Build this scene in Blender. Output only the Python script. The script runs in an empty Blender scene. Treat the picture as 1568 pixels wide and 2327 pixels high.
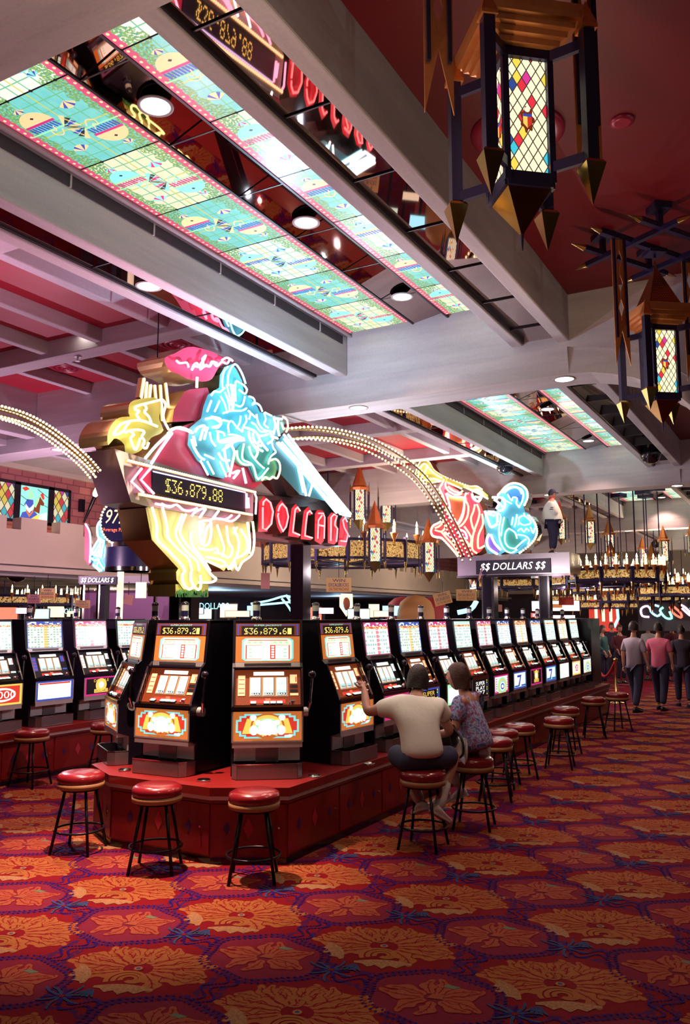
import bpy, math, random
from mathutils import Vector as V, Matrix
random.seed(7)
sc = bpy.context.scene
COL = sc.collection
PI = math.pi
R = math.radians
# ------------------------------------------------------------------ camera
F, PITCH, YAW, H = 1885.0, R(7.2), R(29.4), 1.9
cam = bpy.data.cameras.new('camera')
camo = bpy.data.objects.new('camera', cam)
COL.objects.link(camo)
camo.location = (0, 0, H)
camo.rotation_euler = (PI/2 + PITCH, 0, YAW)
cam.sensor_fit = 'VERTICAL'
cam.sensor_height = 36.0
cam.lens = 36.0 * F / 2327
cam.clip_start = 0.02
cam.clip_end = 300
sc.camera = camo
_Z = Matrix.Rotation(YAW, 3, 'Z')
CR, CU, CF = _Z @ V((1, 0, 0)), _Z @ V((0, -math.sin(PITCH), math.cos(PITCH))), _Z @ V((0, math.cos(PITCH), math.sin(PITCH)))
C0 = V((0, 0, H))
# survey helpers: a sight line through a point of the photograph, cut by a real plane of the place
def ray(x, y): return CF + CR*((x-784)/F) + CU*((1163.5-y)/F)
def atz(x, y, z): d = ray(x, y); return C0 + d*((z-H)/d.z)
def atx(x, y, X): d = ray(x, y); return C0 + d*(X/d.x)
def aty(x, y, Y): d = ray(x, y); return C0 + d*(Y/d.y)
def atd(x, y, D): return C0 + ray(x, y)*D
# ------------------------------------------------------------------ node maths
class NX:
    nt = None
    def __init__(s, sock): s.s = sock
    @staticmethod
    def op(o, *a):
        n = NX.nt.nodes.new('ShaderNodeMath'); n.operation = o
        for i, x in enumerate(a):
            if isinstance(x, NX): NX.nt.links.new(x.s, n.inputs[i])
            else: n.inputs[i].default_value = float(x)
        return NX(n.outputs[0])
    def __add__(a, b): return NX.op('ADD', a, b)
    __radd__ = __add__
    def __sub__(a, b): return NX.op('SUBTRACT', a, b)
    def __rsub__(a, b): return NX.op('SUBTRACT', b, a)
    def __mul__(a, b): return NX.op('MULTIPLY', a, b)
    __rmul__ = __mul__
    def __truediv__(a, b): return NX.op('DIVIDE', a, b)
    def __lt__(a, b): return NX.op('LESS_THAN', a, b)
    def __gt__(a, b): return NX.op('GREATER_THAN', a, b)
def fract(a): return NX.op('FRACT', a)
def floor_(a): return NX.op('FLOOR', a)
def nabs(a): return NX.op('ABSOLUTE', a)
def nsin(a): return NX.op('SINE', a)
def nmin(a, b): return NX.op('MINIMUM', a, b)
def nmax(a, b): return NX.op('MAXIMUM', a, b)
def nsqrt(a): return NX.op('SQRT', a)
def natan2(a, b): return NX.op('ARCTAN2', a, b)
def nlen(a, b): return nsqrt(a*a + b*b)
def nmod(a, b): return NX.op('FLOORED_MODULO', a, b)
def coords(kind='Object'):
    t = NX.nt.nodes.new('ShaderNodeTexCoord')
    s = NX.nt.nodes.new('ShaderNodeSeparateXYZ')
    NX.nt.links.new(t.outputs[kind], s.inputs[0])
    return NX(s.outputs[0]), NX(s.outputs[1]), NX(s.outputs[2]), t.outputs[kind]
def noise(vec=None, scale=5.0, detail=3.0, stretch=None, rough=0.5):
    if stretch:
        m = NX.nt.nodes.new('ShaderNodeMapping'); m.inputs['Scale'].default_value = stretch
        NX.nt.links.new(vec, m.inputs[0]); vec = m.outputs[0]
    n = NX.nt.nodes.new('ShaderNodeTexNoise')
    n.inputs['Scale'].default_value = scale; n.inputs['Detail'].default_value = detail; n.inputs['Roughness'].default_value = rough
    if vec is not None: NX.nt.links.new(vec, n.inputs['Vector'])
    return NX(n.outputs[0])
def vec3(a, b, c=0):
    n = NX.nt.nodes.new('ShaderNodeCombineXYZ')
    for i, x in enumerate((a, b, c)):
        if isinstance(x, NX): NX.nt.links.new(x.s, n.inputs[i])
        else: n.inputs[i].default_value = x
    return n.outputs[0]
def white(a, b, c=0):
    n = NX.nt.nodes.new('ShaderNodeTexWhiteNoise'); n.noise_dimensions = '3D'
    NX.nt.links.new(vec3(a, b, c), n.inputs['Vector']); return NX(n.outputs['Value'])
def mix(f, a, b):
    n = NX.nt.nodes.new('ShaderNodeMix'); n.data_type = 'RGBA'
    if isinstance(f, NX): NX.nt.links.new(f.s, n.inputs[0])
    else: n.inputs[0].default_value = f
    for i, x in ((6, a), (7, b)):
        if isinstance(x, tuple): n.inputs[i].default_value = (*x, 1)
        else: NX.nt.links.new(x, n.inputs[i])
    return n.outputs[2]
def ramp(f, stops, const=False):
    n = NX.nt.nodes.new('ShaderNodeValToRGB'); e = n.color_ramp.elements
    if const: n.color_ramp.interpolation = 'CONSTANT'
    while len(e) < len(stops): e.new(0.5)
    for k, (p, c) in enumerate(stops): e[k].position = p; e[k].color = (*c, 1)
    NX.nt.links.new(f.s, n.inputs[0]); return n.outputs[0]
MATS = {}
def new_mat(name):
    m = bpy.data.materials.new(name); m.use_nodes = True
    nt = m.node_tree; NX.nt = nt
    b = nt.nodes['Principled BSDF']; MATS[name] = m
    return m, nt, b
def pm(name, col, rough=0.5, metal=0.0, emit=0.0, ecol=None, var=0.0, vscale=8.0, spec=None, bump=0.0, coat=0.0):
    """plain surface; var = amount of procedural mottling"""
    m, nt, b = new_mat(name)
    b.inputs['Roughness'].default_value = rough; b.inputs['Metallic'].default_value = metal
    b.inputs['Base Color'].default_value = (*col, 1)
    if spec is not None: b.inputs['Specular IOR Level'].default_value = spec
    if coat: b.inputs['Coat Weight'].default_value = coat; b.inputs['Coat Roughness'].default_value = 0.12
    if var or bump:
        x, y, z, v = coords()
        n = noise(v, vscale, 4)
        if var:
            lo = tuple(c*(1-var) for c in col); hi = tuple(min(1, c*(1+var)) for c in col)
            nt.links.new(mix(n, lo, hi), b.inputs['Base Color'])
        if bump:
            bp = nt.nodes.new('ShaderNodeBump'); bp.inputs['Strength'].default_value = bump; bp.inputs['Distance'].default_value = 0.01
            nt.links.new(n.s, bp.inputs['Height']); nt.links.new(bp.outputs[0], b.inputs['Normal'])
    if emit:
        b.inputs['Emission Color'].default_value = (*(ecol or col), 1); b.inputs['Emission Strength'].default_value = emit
    return m
def em(name, col, s=1.0, samp=True):
    """something that gives off light"""
    m = pm(name, tuple(c*0.5 for c in col), 0.4, 0, s, col)
    if not samp: m.cycles.emission_sampling = 'NONE'
    return m
# ------------------------------------------------------------------ mesh builder
class MB:
    def __init__(s, T=None): s.v = []; s.f = []; s.mi = []; s.sm = []; s.mats = []; s.T = T or Matrix.Identity(4)
    def _m(s, m):
        if isinstance(m, str): m = MATS[m]
        if m not in s.mats: s.mats.append(m)
        return s.mats.index(m)
    def add(s, vs, fs, m, smooth=False):
        o = len(s.v); k = s._m(m)
        s.v += [tuple(s.T @ V(p)) for p in vs]
        for f in fs: s.f.append([i+o for i in f]); s.mi.append(k); s.sm.append(smooth)
        return s
    def box(s, x0, x1, y0, y1, z0, z1, m):
        vs = [(x, y, z) for z in (z0, z1) for y in (y0, y1) for x in (x0, x1)]
        return s.add(vs, [(0, 2, 3, 1), (4, 5, 7, 6), (0, 1, 5, 4), (2, 6, 7, 3), (0, 4, 6, 2), (1, 3, 7, 5)], m)
    def bar(s, p0, p1, w, h, m, up=(0, 0, 1)):
        p0, p1 = V(p0), V(p1); d = (p1-p0).normalized(); u = V(up)
        if abs(d.dot(u)) > .99: u = V((1, 0, 0))
        a = d.cross(u).normalized(); b = a.cross(d).normalized()
        vs = [p + a*(w/2*i) + b*(h/2*j) for p in (p0, p1) for j in (-1, 1) for i in (-1, 1)]
        return s.add(vs, [(0, 2, 3, 1), (4, 5, 7, 6), (0, 1, 5, 4), (2, 6, 7, 3), (0, 4, 6, 2), (1, 3, 7, 5)], m)
    def poly(s, pts, m): return s.add(pts, [tuple(range(len(pts)))], m)
    def cyl(s, p0, p1, r0, m, r1=None, n=14, caps=True, smooth=True):
        p0, p1 = V(p0), V(p1); r1 = r0 if r1 is None else r1
        d = (p1-p0).normalized(); u = V((0, 0, 1)) if abs(d.z) < .95 else V((1, 0, 0))
        a = d.cross(u).normalized(); b = a.cross(d).normalized()
        ring = lambda p, r: [p + (a*math.cos(2*PI*i/n) + b*math.sin(2*PI*i/n))*r for i in range(n)]
        A, B = ring(p0, r0), ring(p1, r1)
        s.add(A+B, [(i, (i+1) % n, n+(i+1) % n, n+i) for i in range(n)], m, smooth)
        if caps:
            if r0 > 1e-5: s.add(A, [tuple(range(n))[::-1]], m)
            if r1 > 1e-5: s.add(B, [tuple(range(n))], m)
        return s
    def lathe(s, prof, m, n=24, c=(0, 0, 0), smooth=True):
        c = V(c); vs = []; fs = []
        for r, z in prof: vs += [c + V((r*math.cos(2*PI*i/n), r*math.sin(2*PI*i/n), z)) for i in range(n)]
        for k in range(len(prof)-1):
            fs += [(k*n+i, k*n+(i+1) % n, (k+1)*n+(i+1) % n, (k+1)*n+i) for i in range(n)]
        s.add(vs, fs, m, smooth)
        if prof[0][0] > 1e-4: s.add(vs[:n], [tuple(range(n))[::-1]], m)
        if prof[-1][0] > 1e-4: s.add(vs[-n:], [tuple(range(n))], m)
        return s
    def tube(s, pts, r, m, n=6, closed=False):
        P = [V(p) for p in pts]; L = len(P); vs = []; fs = []; prev = None
        for i in range(L):
            if closed: d = P[(i+1) % L]-P[i-1]
            else: d = P[min(i+1, L-1)]-P[max(i-1, 0)]
            if d.length < 1e-9: d = V((0, 0, 1))
            d.normalize()
            if prev is None:
                u = V((0, 0, 1)) if abs(d.z) < .9 else V((1, 0, 0)); a = d.cross(u).normalized()
            else:
                a = prev - d*prev.dot(d)
                a = a.normalized() if a.length > 1e-6 else d.orthogonal().normalized()
            prev = a; b = d.cross(a)
            vs += [P[i] + (a*math.cos(2*PI*k/n)+b*math.sin(2*PI*k/n))*r for k in range(n)]
        K = L if closed else L-1
        for i in range(K):
            j = (i+1) % L
            fs += [(i*n+k, i*n+(k+1) % n, j*n+(k+1) % n, j*n+k) for k in range(n)]
        if not closed: fs += [tuple(range(n))[::-1], tuple((L-1)*n+k for k in range(n))]
        return s.add(vs, fs, m, True)
    def prism(s, front, off, m, side=None, back=True):
        """front outline (3D points) pushed back by vector off"""
        A = [V(p) for p in front]; o = V(off); B = [p+o for p in A]; n = len(A)
        s.add(A, [tuple(range(n))], m)
        if back: s.add(B, [tuple(range(n))[::-1]], side or m)
        return s.add(A+B, [(i, n+i, n+(i+1) % n, (i+1) % n) for i in range(n)], side or m)
    def ball(s, c, r, m, n=10, k=6, sc3=(1, 1, 1)):
        c = V(c); vs = []; fs = []
        for j in range(1, k):
            t = PI*j/k
            vs += [c + V((r*sc3[0]*math.sin(t)*math.cos(2*PI*i/n), r*sc3[1]*math.sin(t)*math.sin(2*PI*i/n), r*sc3[2]*math.cos(t))) for i in range(n)]
        for j in range(k-2): fs += [(j*n+i, (j+1)*n+i, (j+1)*n+(i+1) % n, j*n+(i+1) % n) for i in range(n)]
        vs += [c+V((0, 0, r*sc3[2])), c-V((0, 0, r*sc3[2]))]; a = len(vs)-2
        fs += [(a, i, (i+1) % n) for i in range(n)] + [(a+1, (k-2)*n+(i+1) % n, (k-2)*n+i) for i in range(n)]
        return s.add(vs, fs, m, True)
    def mesh(s, name):
        me = bpy.data.meshes.new(name); me.from_pydata(s.v, [], s.f)
        for m in s.mats: me.materials.append(m)
        me.polygons.foreach_set('material_index', s.mi); me.polygons.foreach_set('use_smooth', s.sm)
        me.update(); return me
def link(o, parent=None):
    COL.objects.link(o)
    if parent is not None: o.parent = parent
    return o
def obj(name, mb, parent=None, bevel=0.0, kind=None, label=None):
    me = mb.mesh(name) if isinstance(mb, MB) else mb
    o = link(bpy.data.objects.new(name, me), parent)
    if bevel:
        b = o.modifiers.new('bevel', 'BEVEL'); b.width = bevel; b.segments = 2; b.limit_method = 'ANGLE'; b.angle_limit = R(35)
    if kind: o['kind'] = kind
    if label: o['label'] = label
    return o
def thing(name, label, cat, loc=(0, 0, 0), rz=0.0, group=None):
    o = link(bpy.data.objects.new(name, None)); o.empty_display_size = .1
    o.location = loc; o.rotation_euler = (0, 0, rz)
    return tag(o, label, cat, group)
def tag(o, label, cat, group=None):
    o['label'] = label; o['category'] = cat
    if group: o['group'] = group
    return o
def struct(name, mb, bevel=0, label=None):
    o = obj(name, mb, None, bevel, 'structure'); o['label'] = label or name.replace('_', ' ') + ' of the hall'
    o['category'] = name.split('_')[0]; return o
def copy_tree(o, parent=None):
    c = o.copy(); COL.objects.link(c)
    if parent is not None: c.parent = parent
    for ch in list(o.children): copy_tree(ch, c)
    return c
MC = {}
def cached(key, fn):
    if key not in MC: MC[key] = fn().mesh(key)
    return MC[key]
TX = {}
def text_geo(t, italic=0.0):
    if (t, italic) in TX: return TX[(t, italic)]
    cu = bpy.data.curves.new('lettering', 'FONT'); cu.body = t; cu.align_x = 'CENTER'; cu.align_y = 'CENTER'; cu.size = 1; cu.shear = italic; cu.resolution_u = 2
    o = bpy.data.objects.new('lettering', cu); COL.objects.link(o)
    dg = bpy.context.evaluated_depsgraph_get(); me = bpy.data.meshes.new_from_object(o.evaluated_get(dg))
    r = ([v.co.copy() for v in me.vertices], [tuple(p.vertices) for p in me.polygons])
    bpy.data.objects.remove(o); bpy.data.meshes.remove(me); TX[(t, italic)] = r
    return r
def add_text(mb, t, c, ex, ey, h, m, w=None, italic=0.0):
    """flat lettering centred at c; ex, ey unit directions, h letter height, w total width"""
    vs, fs = text_geo(t, italic); c, ex, ey = V(c), V(ex), V(ey)
    xs = [v.x for v in vs]; ys = [v.y for v in vs]; cx, cy = (max(xs)+min(xs))/2, (max(ys)+min(ys))/2
    sy = h/(max(ys)-min(ys)); sx = w/(max(xs)-min(xs)) if w else sy
    mb.add([c + ex*((v.x-cx)*sx) + ey*((v.y-cy)*sy) for v in vs], fs, m)
DOT = {'$': '01111 10100 10100 01110 00101 00101 11110', '3': '11111 00010 00100 00010 00001 10001 01110', '6': '00110 01000 10000 11110 10001 10001 01110',
       '8': '01110 10001 10001 01110 10001 10001 01110', '7': '11111 00001 00010 00100 01000 01000 01000', '9': '01110 10001 10001 01111 00001 00010 01100',
       '2': '01110 10001 00001 00110 01000 10000 11111', ',': '00000 00000 00000 00000 00110 00010 00100', '.': '00000 00000 00000 00000 00000 00110 00110',
       '#': '11111 11111 11111 11111 11111 11111 11111', 'O': '01110 10001 10001 10001 10001 10001 01110'}
def add_dots(mb, t, c, ex, ey, w, h, m, fill=.8):
    c, ex, ey = V(c), V(ex), V(ey); n = len(t)*6-1; px, py = w/n, h/7
    for k, ch in enumerate(t):
        for j, row in enumerate(DOT[ch].split()):
            for i, b in enumerate(row):
                if b == '1':
                    p = c + ex*((k*6+i+.5)*px-w/2) + ey*(h/2-(j+.5)*py); a, b2 = ex*(px*fill/2), ey*(py*fill/2)
                    mb.add([p-a-b2, p+a-b2, p+a+b2, p-a+b2], [(0, 1, 2, 3)], m)
def smooth_pts(P, k=3, closed=False):
    P = [V(p) for p in P]; n = len(P); out = []
    for i in range(n if closed else n-1):
        g = (lambda j: P[j % n]) if closed else (lambda j: P[max(0, min(n-1, j))])
        a, b, c, d = g(i-1), g(i), g(i+1), g(i+2)
        for q in range(k):
            t = q/k
            out.append(.5*((2*b)+(c-a)*t+(2*a-5*b+4*c-d)*t*t+(3*b-a-3*c+d)*t*t*t))
    if not closed: out.append(P[-1])
    return out
def spot(name, loc, energy, col, size=100, blend=.5, rad=.05, aim=None):
    l = bpy.data.lights.new(name, 'SPOT'); l.energy = energy; l.color = col; l.spot_size = R(size); l.spot_blend = blend; l.shadow_soft_size = rad
    o = link(bpy.data.objects.new(name, l)); o.location = loc
    if aim: o.rotation_euler = (V(aim)-V(loc)).to_track_quat('-Z', 'Y').to_euler()
    return o
def point(name, loc, energy, col, rad=.15):
    l = bpy.data.lights.new(name, 'POINT'); l.energy = energy; l.color = col; l.shadow_soft_size = rad
    o = link(bpy.data.objects.new(name, l)); o.location = loc; return o
# ------------------------------------------------------------------ materials
def mat_carpet():
    m, nt, b = new_mat('carpet')
    x, y, z, v = coords()
    n1 = noise(v, 6, 3); n2 = noise(v, 30, 2); n3 = noise(v, 160, 2)
    xx = x + (n1-.5)*.06 + (n2-.5)*.02; yy = y + (noise(v, 7.3, 3)-.5)*.06
    u = (xx+3.33)/1.025; w = (yy-3.62)/.935
    qx, qy = (fract(u)-.5)*1.025, (fract(w)-.5)*.935                  # nearest pink medallion
    ox, oy = (fract(u+.5)-.5)*1.025, (fract(w+.5)-.5)*.935
    th2 = natan2(qy, qx); r2 = nlen(qx/.33, qy/.28) + nsin(th2*6.0)*.05
    so = nlen(ox/.44, oy/.38) + nsin(natan2(oy, ox)*8.0)*.04
    c = mix(n1, (.150, .002, .005), (.200, .004, .008))
    c = mix(r2 < .97, c, mix(n2, (.140, .009, .024), (.195, .014, .036)))
    c = mix(nmin(nabs(r2-1.07) < .10, n2 > .44), c, (.060, .005, .060))
    c = mix(nmin(nmin(nabs(so-1.05) < .055, r2 > 1.15), n2 > .47), c, (.050, .006, .070))
    c = mix(n3*.5, c, (.03, .002, .01))
    nt.links.new(c, b.inputs['Base Color'])
    b.inputs['Roughness'].default_value = .95; b.inputs['Specular IOR Level'].default_value = .08
    bp = nt.nodes.new('ShaderNodeBump'); bp.inputs['Strength'].default_value = .4; bp.inputs['Distance'].default_value = .006
    nt.links.new(noise(v, 240, 2).s, bp.inputs['Height']); nt.links.new(bp.outputs[0], b.inputs['Normal'])
mat_carpet()
for nm_, c_, v_, sc_q in (('pile_orange', (.235, .075, .022), .22, 130), ('pile_red', (.155, .004, .007), .2, 130), ('pile_peach', (.225, .052, .026), .2, 130), ('pile_grey', (.24, .115, .055), .75, 75), ('pile_blue', (.022, .004, .11), .3, 130), ('pile_sky', (.030, .050, .12), .4, 130), ('pile_moss', (.10, .12, .08), .4, 130)):
    pm(nm_, c_, .95, var=v_, vscale=sc_q, spec=.08)
def mat_plaster(name, stretch, a, c2):
    m, nt, b = new_mat(name); x, y, z, v = coords()
    n = noise(v, 1.0, 6, stretch, .62); k = noise(v, 1.0, 3, tuple(s*.23 for s in stretch)); g = noise(v, 55, 2)
    nt.links.new(mix(n*.75+k*.45-.1+(g-.5)*.25, a, c2), b.inputs['Base Color']); b.inputs['Roughness'].default_value = .8
    bp = nt.nodes.new('ShaderNodeBump'); bp.inputs['Strength'].default_value = .25; bp.inputs['Distance'].default_value = .01
    nt.links.new(n.s, bp.inputs['Height']); nt.links.new(bp.outputs[0], b.inputs['Normal'])
mat_plaster('plaster_y', (9, .9, 9), (.30, .27, .33), (.72, .68, .70))
mat_plaster('plaster_x', (.9, 9, 9), (.32, .28, .33), (.74, .69, .70))
mat_plaster('plaster_wall', (1.5, 1.5, 2.5), (.42, .36, .33), (.66, .58, .52))
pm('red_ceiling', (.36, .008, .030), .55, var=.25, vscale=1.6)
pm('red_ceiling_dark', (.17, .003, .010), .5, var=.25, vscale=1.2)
pm('red_moulding', (.32, .010, .045), .35)
pm('mirror_bronze', (.46, .30, .27), .02, 1.0)
m_, nt_, b_ = new_mat('mirror_tilted_normal')                               # level panes; tilted shading normal shifts the sign's reflection
b_.inputs['Base Color'].default_value = (.50, .33, .30, 1); b_.inputs['Metallic'].default_value = 1; b_.inputs['Roughness'].default_value = .02
n_ = nt_.nodes.new('ShaderNodeVectorMath'); n_.operation = 'NORMALIZE'; n_.inputs[0].default_value = (-.13, .09, -1); nt_.links.new(n_.outputs[0], b_.inputs['Normal'])
pm('rail_dark', (.02, .018, .025), .4, .3)
pm('vent_dark', (.035, .025, .04), .7)
pm('chrome', (.78, .78, .80), .10, 1.0)
pm('chrome_dull', (.66, .62, .64), .42, .8)
pm('steel_tray', (.30, .27, .30), .32, .85)
pm('gold_sheet', (.80, .60, .28), .27, .72)
pm('gold_dark', (.36, .25, .09), .30, .75)
pm('copper', (.72, .26, .08), .32, .6, var=.2, vscale=20)
pm('gold', (.75, .50, .16), .2, 1.0)
pm('black_cab', (.006, .004, .010), .33, var=.3, vscale=10, spec=.3)
pm('black_gloss', (.012, .008, .018), .15)
pm('brown_sheet', (.17, .10, .11), .35, .5)
pm('blue_iron', (.030, .020, .075), .38, .5)
pm('red_base', (.19, .005, .005), .42, var=.15, vscale=5, coat=.25)
pm('diamond_purple', (.045, .010, .12), .5)
pm('diamond_pink', (.42, .02, .05), .5)
pm('board_steel', (.34, .33, .36), .28, .9)
pm('stool_red', (.20, .008, .014), .24, var=.15, vscale=12, coat=.5)
pm('stool_tan', (.30, .135, .055), .5)
pm('iron', (.012, .010, .016), .35, .6)
pm('white_cup', (.75, .75, .75), .4)
pm('glass_lamp', (.55, .62, .60), .1)
pm('navy', (.010, .010, .060), .4)
pm('skin', (.50, .24, .17), .5, var=.12, vscale=14)
pm('hair_dark', (.016, .009, .010), .55, bump=.5, vscale=60)
pm('hair_red', (.055, .018, .016), .55, bump=.5, vscale=60)
pm('shirt_white', (.80, .80, .74), .8, bump=.6, vscale=9)
pm('denim', (.035, .040, .095), .8, var=.25, vscale=25)
pm('white_cloth', (.62, .58, .60), .8, bump=.4, vscale=10)
pm('shoe_white', (.62, .55, .55), .5)
pm('black_leather', (.008, .007, .012), .3)
pm('pink_shirt', (.55, .11, .20), .8, bump=.4, vscale=10)
pm('grey_shirt', (.34, .29, .37), .8, bump=.4, vscale=10)
pm('dark_cloth', (.030, .022, .045), .8)
pm('teal_cloth', (.015, .075, .095), .8)
pm('maroon_cloth', (.10, .015, .03), .8)
pm('navy_trouser', (.014, .013, .050), .75)
pm('red_cloth', (.45, .01, .015), .7)
pm('rope_red', (.40, .01, .02), .7)
pm('brass', (.70, .50, .20), .25, 1.0)
pm('dome', (.010, .010, .014), .08, coat=.6)
pm('paper_yellow', (.72, .48, .18), .7)
pm('paper_pink', (.62, .30, .26), .7)
pm('paper_cream', (.70, .62, .45), .7)
pm('ink_purple', (.06, .02, .18), .6)
pm('ink_red', (.40, .03, .03), .6)
pm('tent_red', (.42, .035, .05), .6); pm('tent_tan', (.46, .22, .08), .6)
pm('balcony', (.50, .41, .33), .8, var=.12, vscale=1.5)
pm('soffit_grey', (.36, .32, .34), .7, var=.1)
pm('dark_wall', (.045, .022, .030), .7, var=.3, vscale=2)
pm('booth_purple', (.28, .12, .26), .5)
def mat_floral():
    m, nt, b = new_mat('floral'); x, y, z, v = coords()
    c = ramp(noise(v, 26, 3), [(0, (.03, .03, .12)), (.40, (.08, .10, .32)), (.5, (.40, .45, .62)), (.56, (.16, .12, .36)), (.63, (.42, .09, .12)), (.68, (.07, .07, .26))])
    nt.links.new(c, b.inputs['Base Color']); b.inputs['Roughness'].default_value = .8
mat_floral()
def mat_brick():
    m, nt, b = new_mat('castle_brick'); x, y, z, v = coords()
    t = nt.nodes.new('ShaderNodeTexBrick'); t.inputs['Scale'].default_value = 1.0
    t.inputs['Brick Width'].default_value = .34; t.inputs['Row Height'].default_value = .17; t.inputs['Mortar Size'].default_value = .014
    t.inputs['Color1'].default_value = (.46, .16, .17, 1); t.inputs['Color2'].default_value = (.36, .11, .13, 1); t.inputs['Mortar'].default_value = (.23, .07, .09, 1)
    nt.links.new(vec3(y + noise(v, 3, 2)*.05, z, 0), t.inputs['Vector'])
    nt.links.new(t.outputs[0], b.inputs['Base Color']); b.inputs['Roughness'].default_value = .85
    bp = nt.nodes.new('ShaderNodeBump'); bp.inputs['Strength'].default_value = .5; bp.inputs['Distance'].default_value = .02; bp.invert = True
    nt.links.new(t.outputs[1], bp.inputs['Height']); nt.links.new(bp.outputs[0], b.inputs['Normal'])
mat_brick()
# --- lights, lamps, lit glass
em('neon_white', (.86, .93, 1.0), 3.6); em('neon_cyan', (.34, .86, 1.0), 3.6); em('neon_pink', (1.0, .34, .54), 3.4)
em('neon_yellow', (1.0, .92, .38), 3.0); em('neon_red', (1.0, .18, .19), 3.2); em('neon_orange', (1.0, .56, .24), 2.8)
em('neon_green', (.25, 1.0, .68), 2.2); em('neon_violet', (.62, .52, 1.0), 2.2)
em('bulb', (1.0, .74, .42), 2.4, False); em('bulb_dim', (1.0, .66, .36), 1.5, False); em('flame', (1.0, .80, .42), 6.0, False)
em('amber_dot', (1.0, .72, .16), 1.9, False); em('red_dot', (1.0, .10, .05), 1.6, False)
em('lamp_disc', (1.0, .90, .78), 9.0); em('letter_white', (1.0, .97, .90), 2.4, False)
em('glass_white', (1.0, 1.0, .93), 1.25); em('glass_cream', (1.0, .90, .66), 1.0); em('glass_cyan', (.25, .80, .80), .9, False); em('glass_orange', (.82, .24, .05), .55, False)
em('glass_red', (.75, .05, .03), .75, False); em('glass_yellow', (1.0, .66, .12), .9, False); em('glass_green', (.35, .95, .45), .9, False); em('glass_blue', (.05, .10, .55), .7, False)
em('glass_brown', (.26, .045, .012), .55, False); em('glass_mint', (.72, 1.0, .86), 1.15); em('reel_shade', (.45, .78, .78), .9, False); em('mark_dark', (.02, .05, .05), .2, False)
em('glass_magenta', (.75, .03, .25), .7, False); em('glass_black', (.015, .012, .02), .2, False); em('glass_peach', (1.0, .62, .30), 1.0, False)
em('sign_cyan', (.30, .80, 1.0), 2.2, False); em('sign_red', (1.0, .16, .10), 1.8, False); em('sign_pink', (1.0, .55, .75), 1.8, False); em('sign_warm', (1.0, .75, .42), 1.8, False)
em('lantern_fill_glow', (1.0, .88, .58), 1.15, False); em('sky_pane', (.30, .85, .78), .8, False); em('dim_blue_glow', (.10, .35, .45), .5, False)
for nm, c, mt in (('face_yellow', (.55, .50, .14), 0), ('face_pale', (.62, .58, .34), 0), ('face_red', (.74, .07, .17), 0), ('face_cyan', (.10, .46, .58), 0), ('face_teal', (.03, .20, .26), 0), ('face_letter', (.50, .012, .04), 0), ('face_green', (.05, .34, .26), 0), ('face_blue', (.03, .13, .42), 0), ('face_violet', (.16, .08, .42), 0), ('face_orange', (.58, .22, .07), 0), ('face_grass', (.08, .30, .10), 0), ('face_grey', (.34, .30, .30), 0), ('face_black', (.012, .008, .035), 0), ('silver_sheet', (.46, .46, .42), 1)):
    pm(nm, c, .45 if not mt else .25, mt, coat=.0 if nm == 'face_black' else .2)
def mat_stained(name, base, base2, s):
    """a lit ceiling panel: local x across (0..W), y along (0..L)"""
    m, nt, b = new_mat(name); x, y, z, v = coords()
    at = nt.nodes.new('ShaderNodeAttribute'); at.attribute_type = 'OBJECT'; at.attribute_name = 'pane_width'; W = NX(at.outputs['Fac'])
    at2 = nt.nodes.new('ShaderNodeAttribute'); at2.attribute_type = 'OBJECT'; at2.attribute_name = 'right_border'; RB = NX(at2.outputs['Fac'])
    d = nmin(x, (W-x) + (1.0-RB)*9.0); L = .78
    n = noise(v, 16, 4); n2 = noise(v, 60, 2)
    scal = nabs(fract(y*16.0)-.5)*.022
    col = mix(n, base, base2)
    gx, gy = nabs(fract(x/.105)-.5), nabs(fract(y/.0975)-.5)
    dia = nabs(fract((x+y)/.21)-.5)
    col = mix(nmax(gx > .455, gy > .455), col, (.16, .58, .30))
    col = mix(nmin(nmax(nabs(x-W*.5) < .005, nabs(y-.39) < .005), n2 < 2.0), col, (.75, .70, .10))
    # foliage in the corners and along the border
    cy = nabs(y-.39)/.39
    foli = nmin((d - .105 - cy*cy*.12 + (n-.5)*.20) < 0.0, n2 > .45)
    col = mix(foli, col, mix(noise(v, 45, 3), (.02, .30, .14), (.45, .62, .10)))
    col = mix(nmin(foli, n2 > .62), col, (.02, .35, .40))
    pinkb = d < (scal + .052)
    col = mix(pinkb, col, mix(n, (.72, .05, .16), (.90, .13, .26)))
    dot = nlen(d-.026, (fract(y/.052)-.5)*.052) < .0105
    col = mix(dot, col, (1.0, .88, .42))
    edge = nmin(y, L-y) - .006 + (nabs(fract(x/.21)-.5) > .46)*-.006
    col = mix(edge < 0.0, col, (.004, .006, .006))
    nt.links.new(col, b.inputs['Emission Color']); b.inputs['Emission Strength'].default_value = s
    b.inputs['Base Color'].default_value = (.03, .03, .03, 1); b.inputs['Roughness'].default_value = .3
mat_stained('stained_cyan', (.10, .62, .62), (.30, .82, .72), 0.92)
mat_stained('stained_cream', (.82, .86, .50), (1.0, .97, .74), 0.92)
mat_stained('stained_white', (.86, .90, .72), (1.0, 1.0, .95), 1.0)
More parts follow.
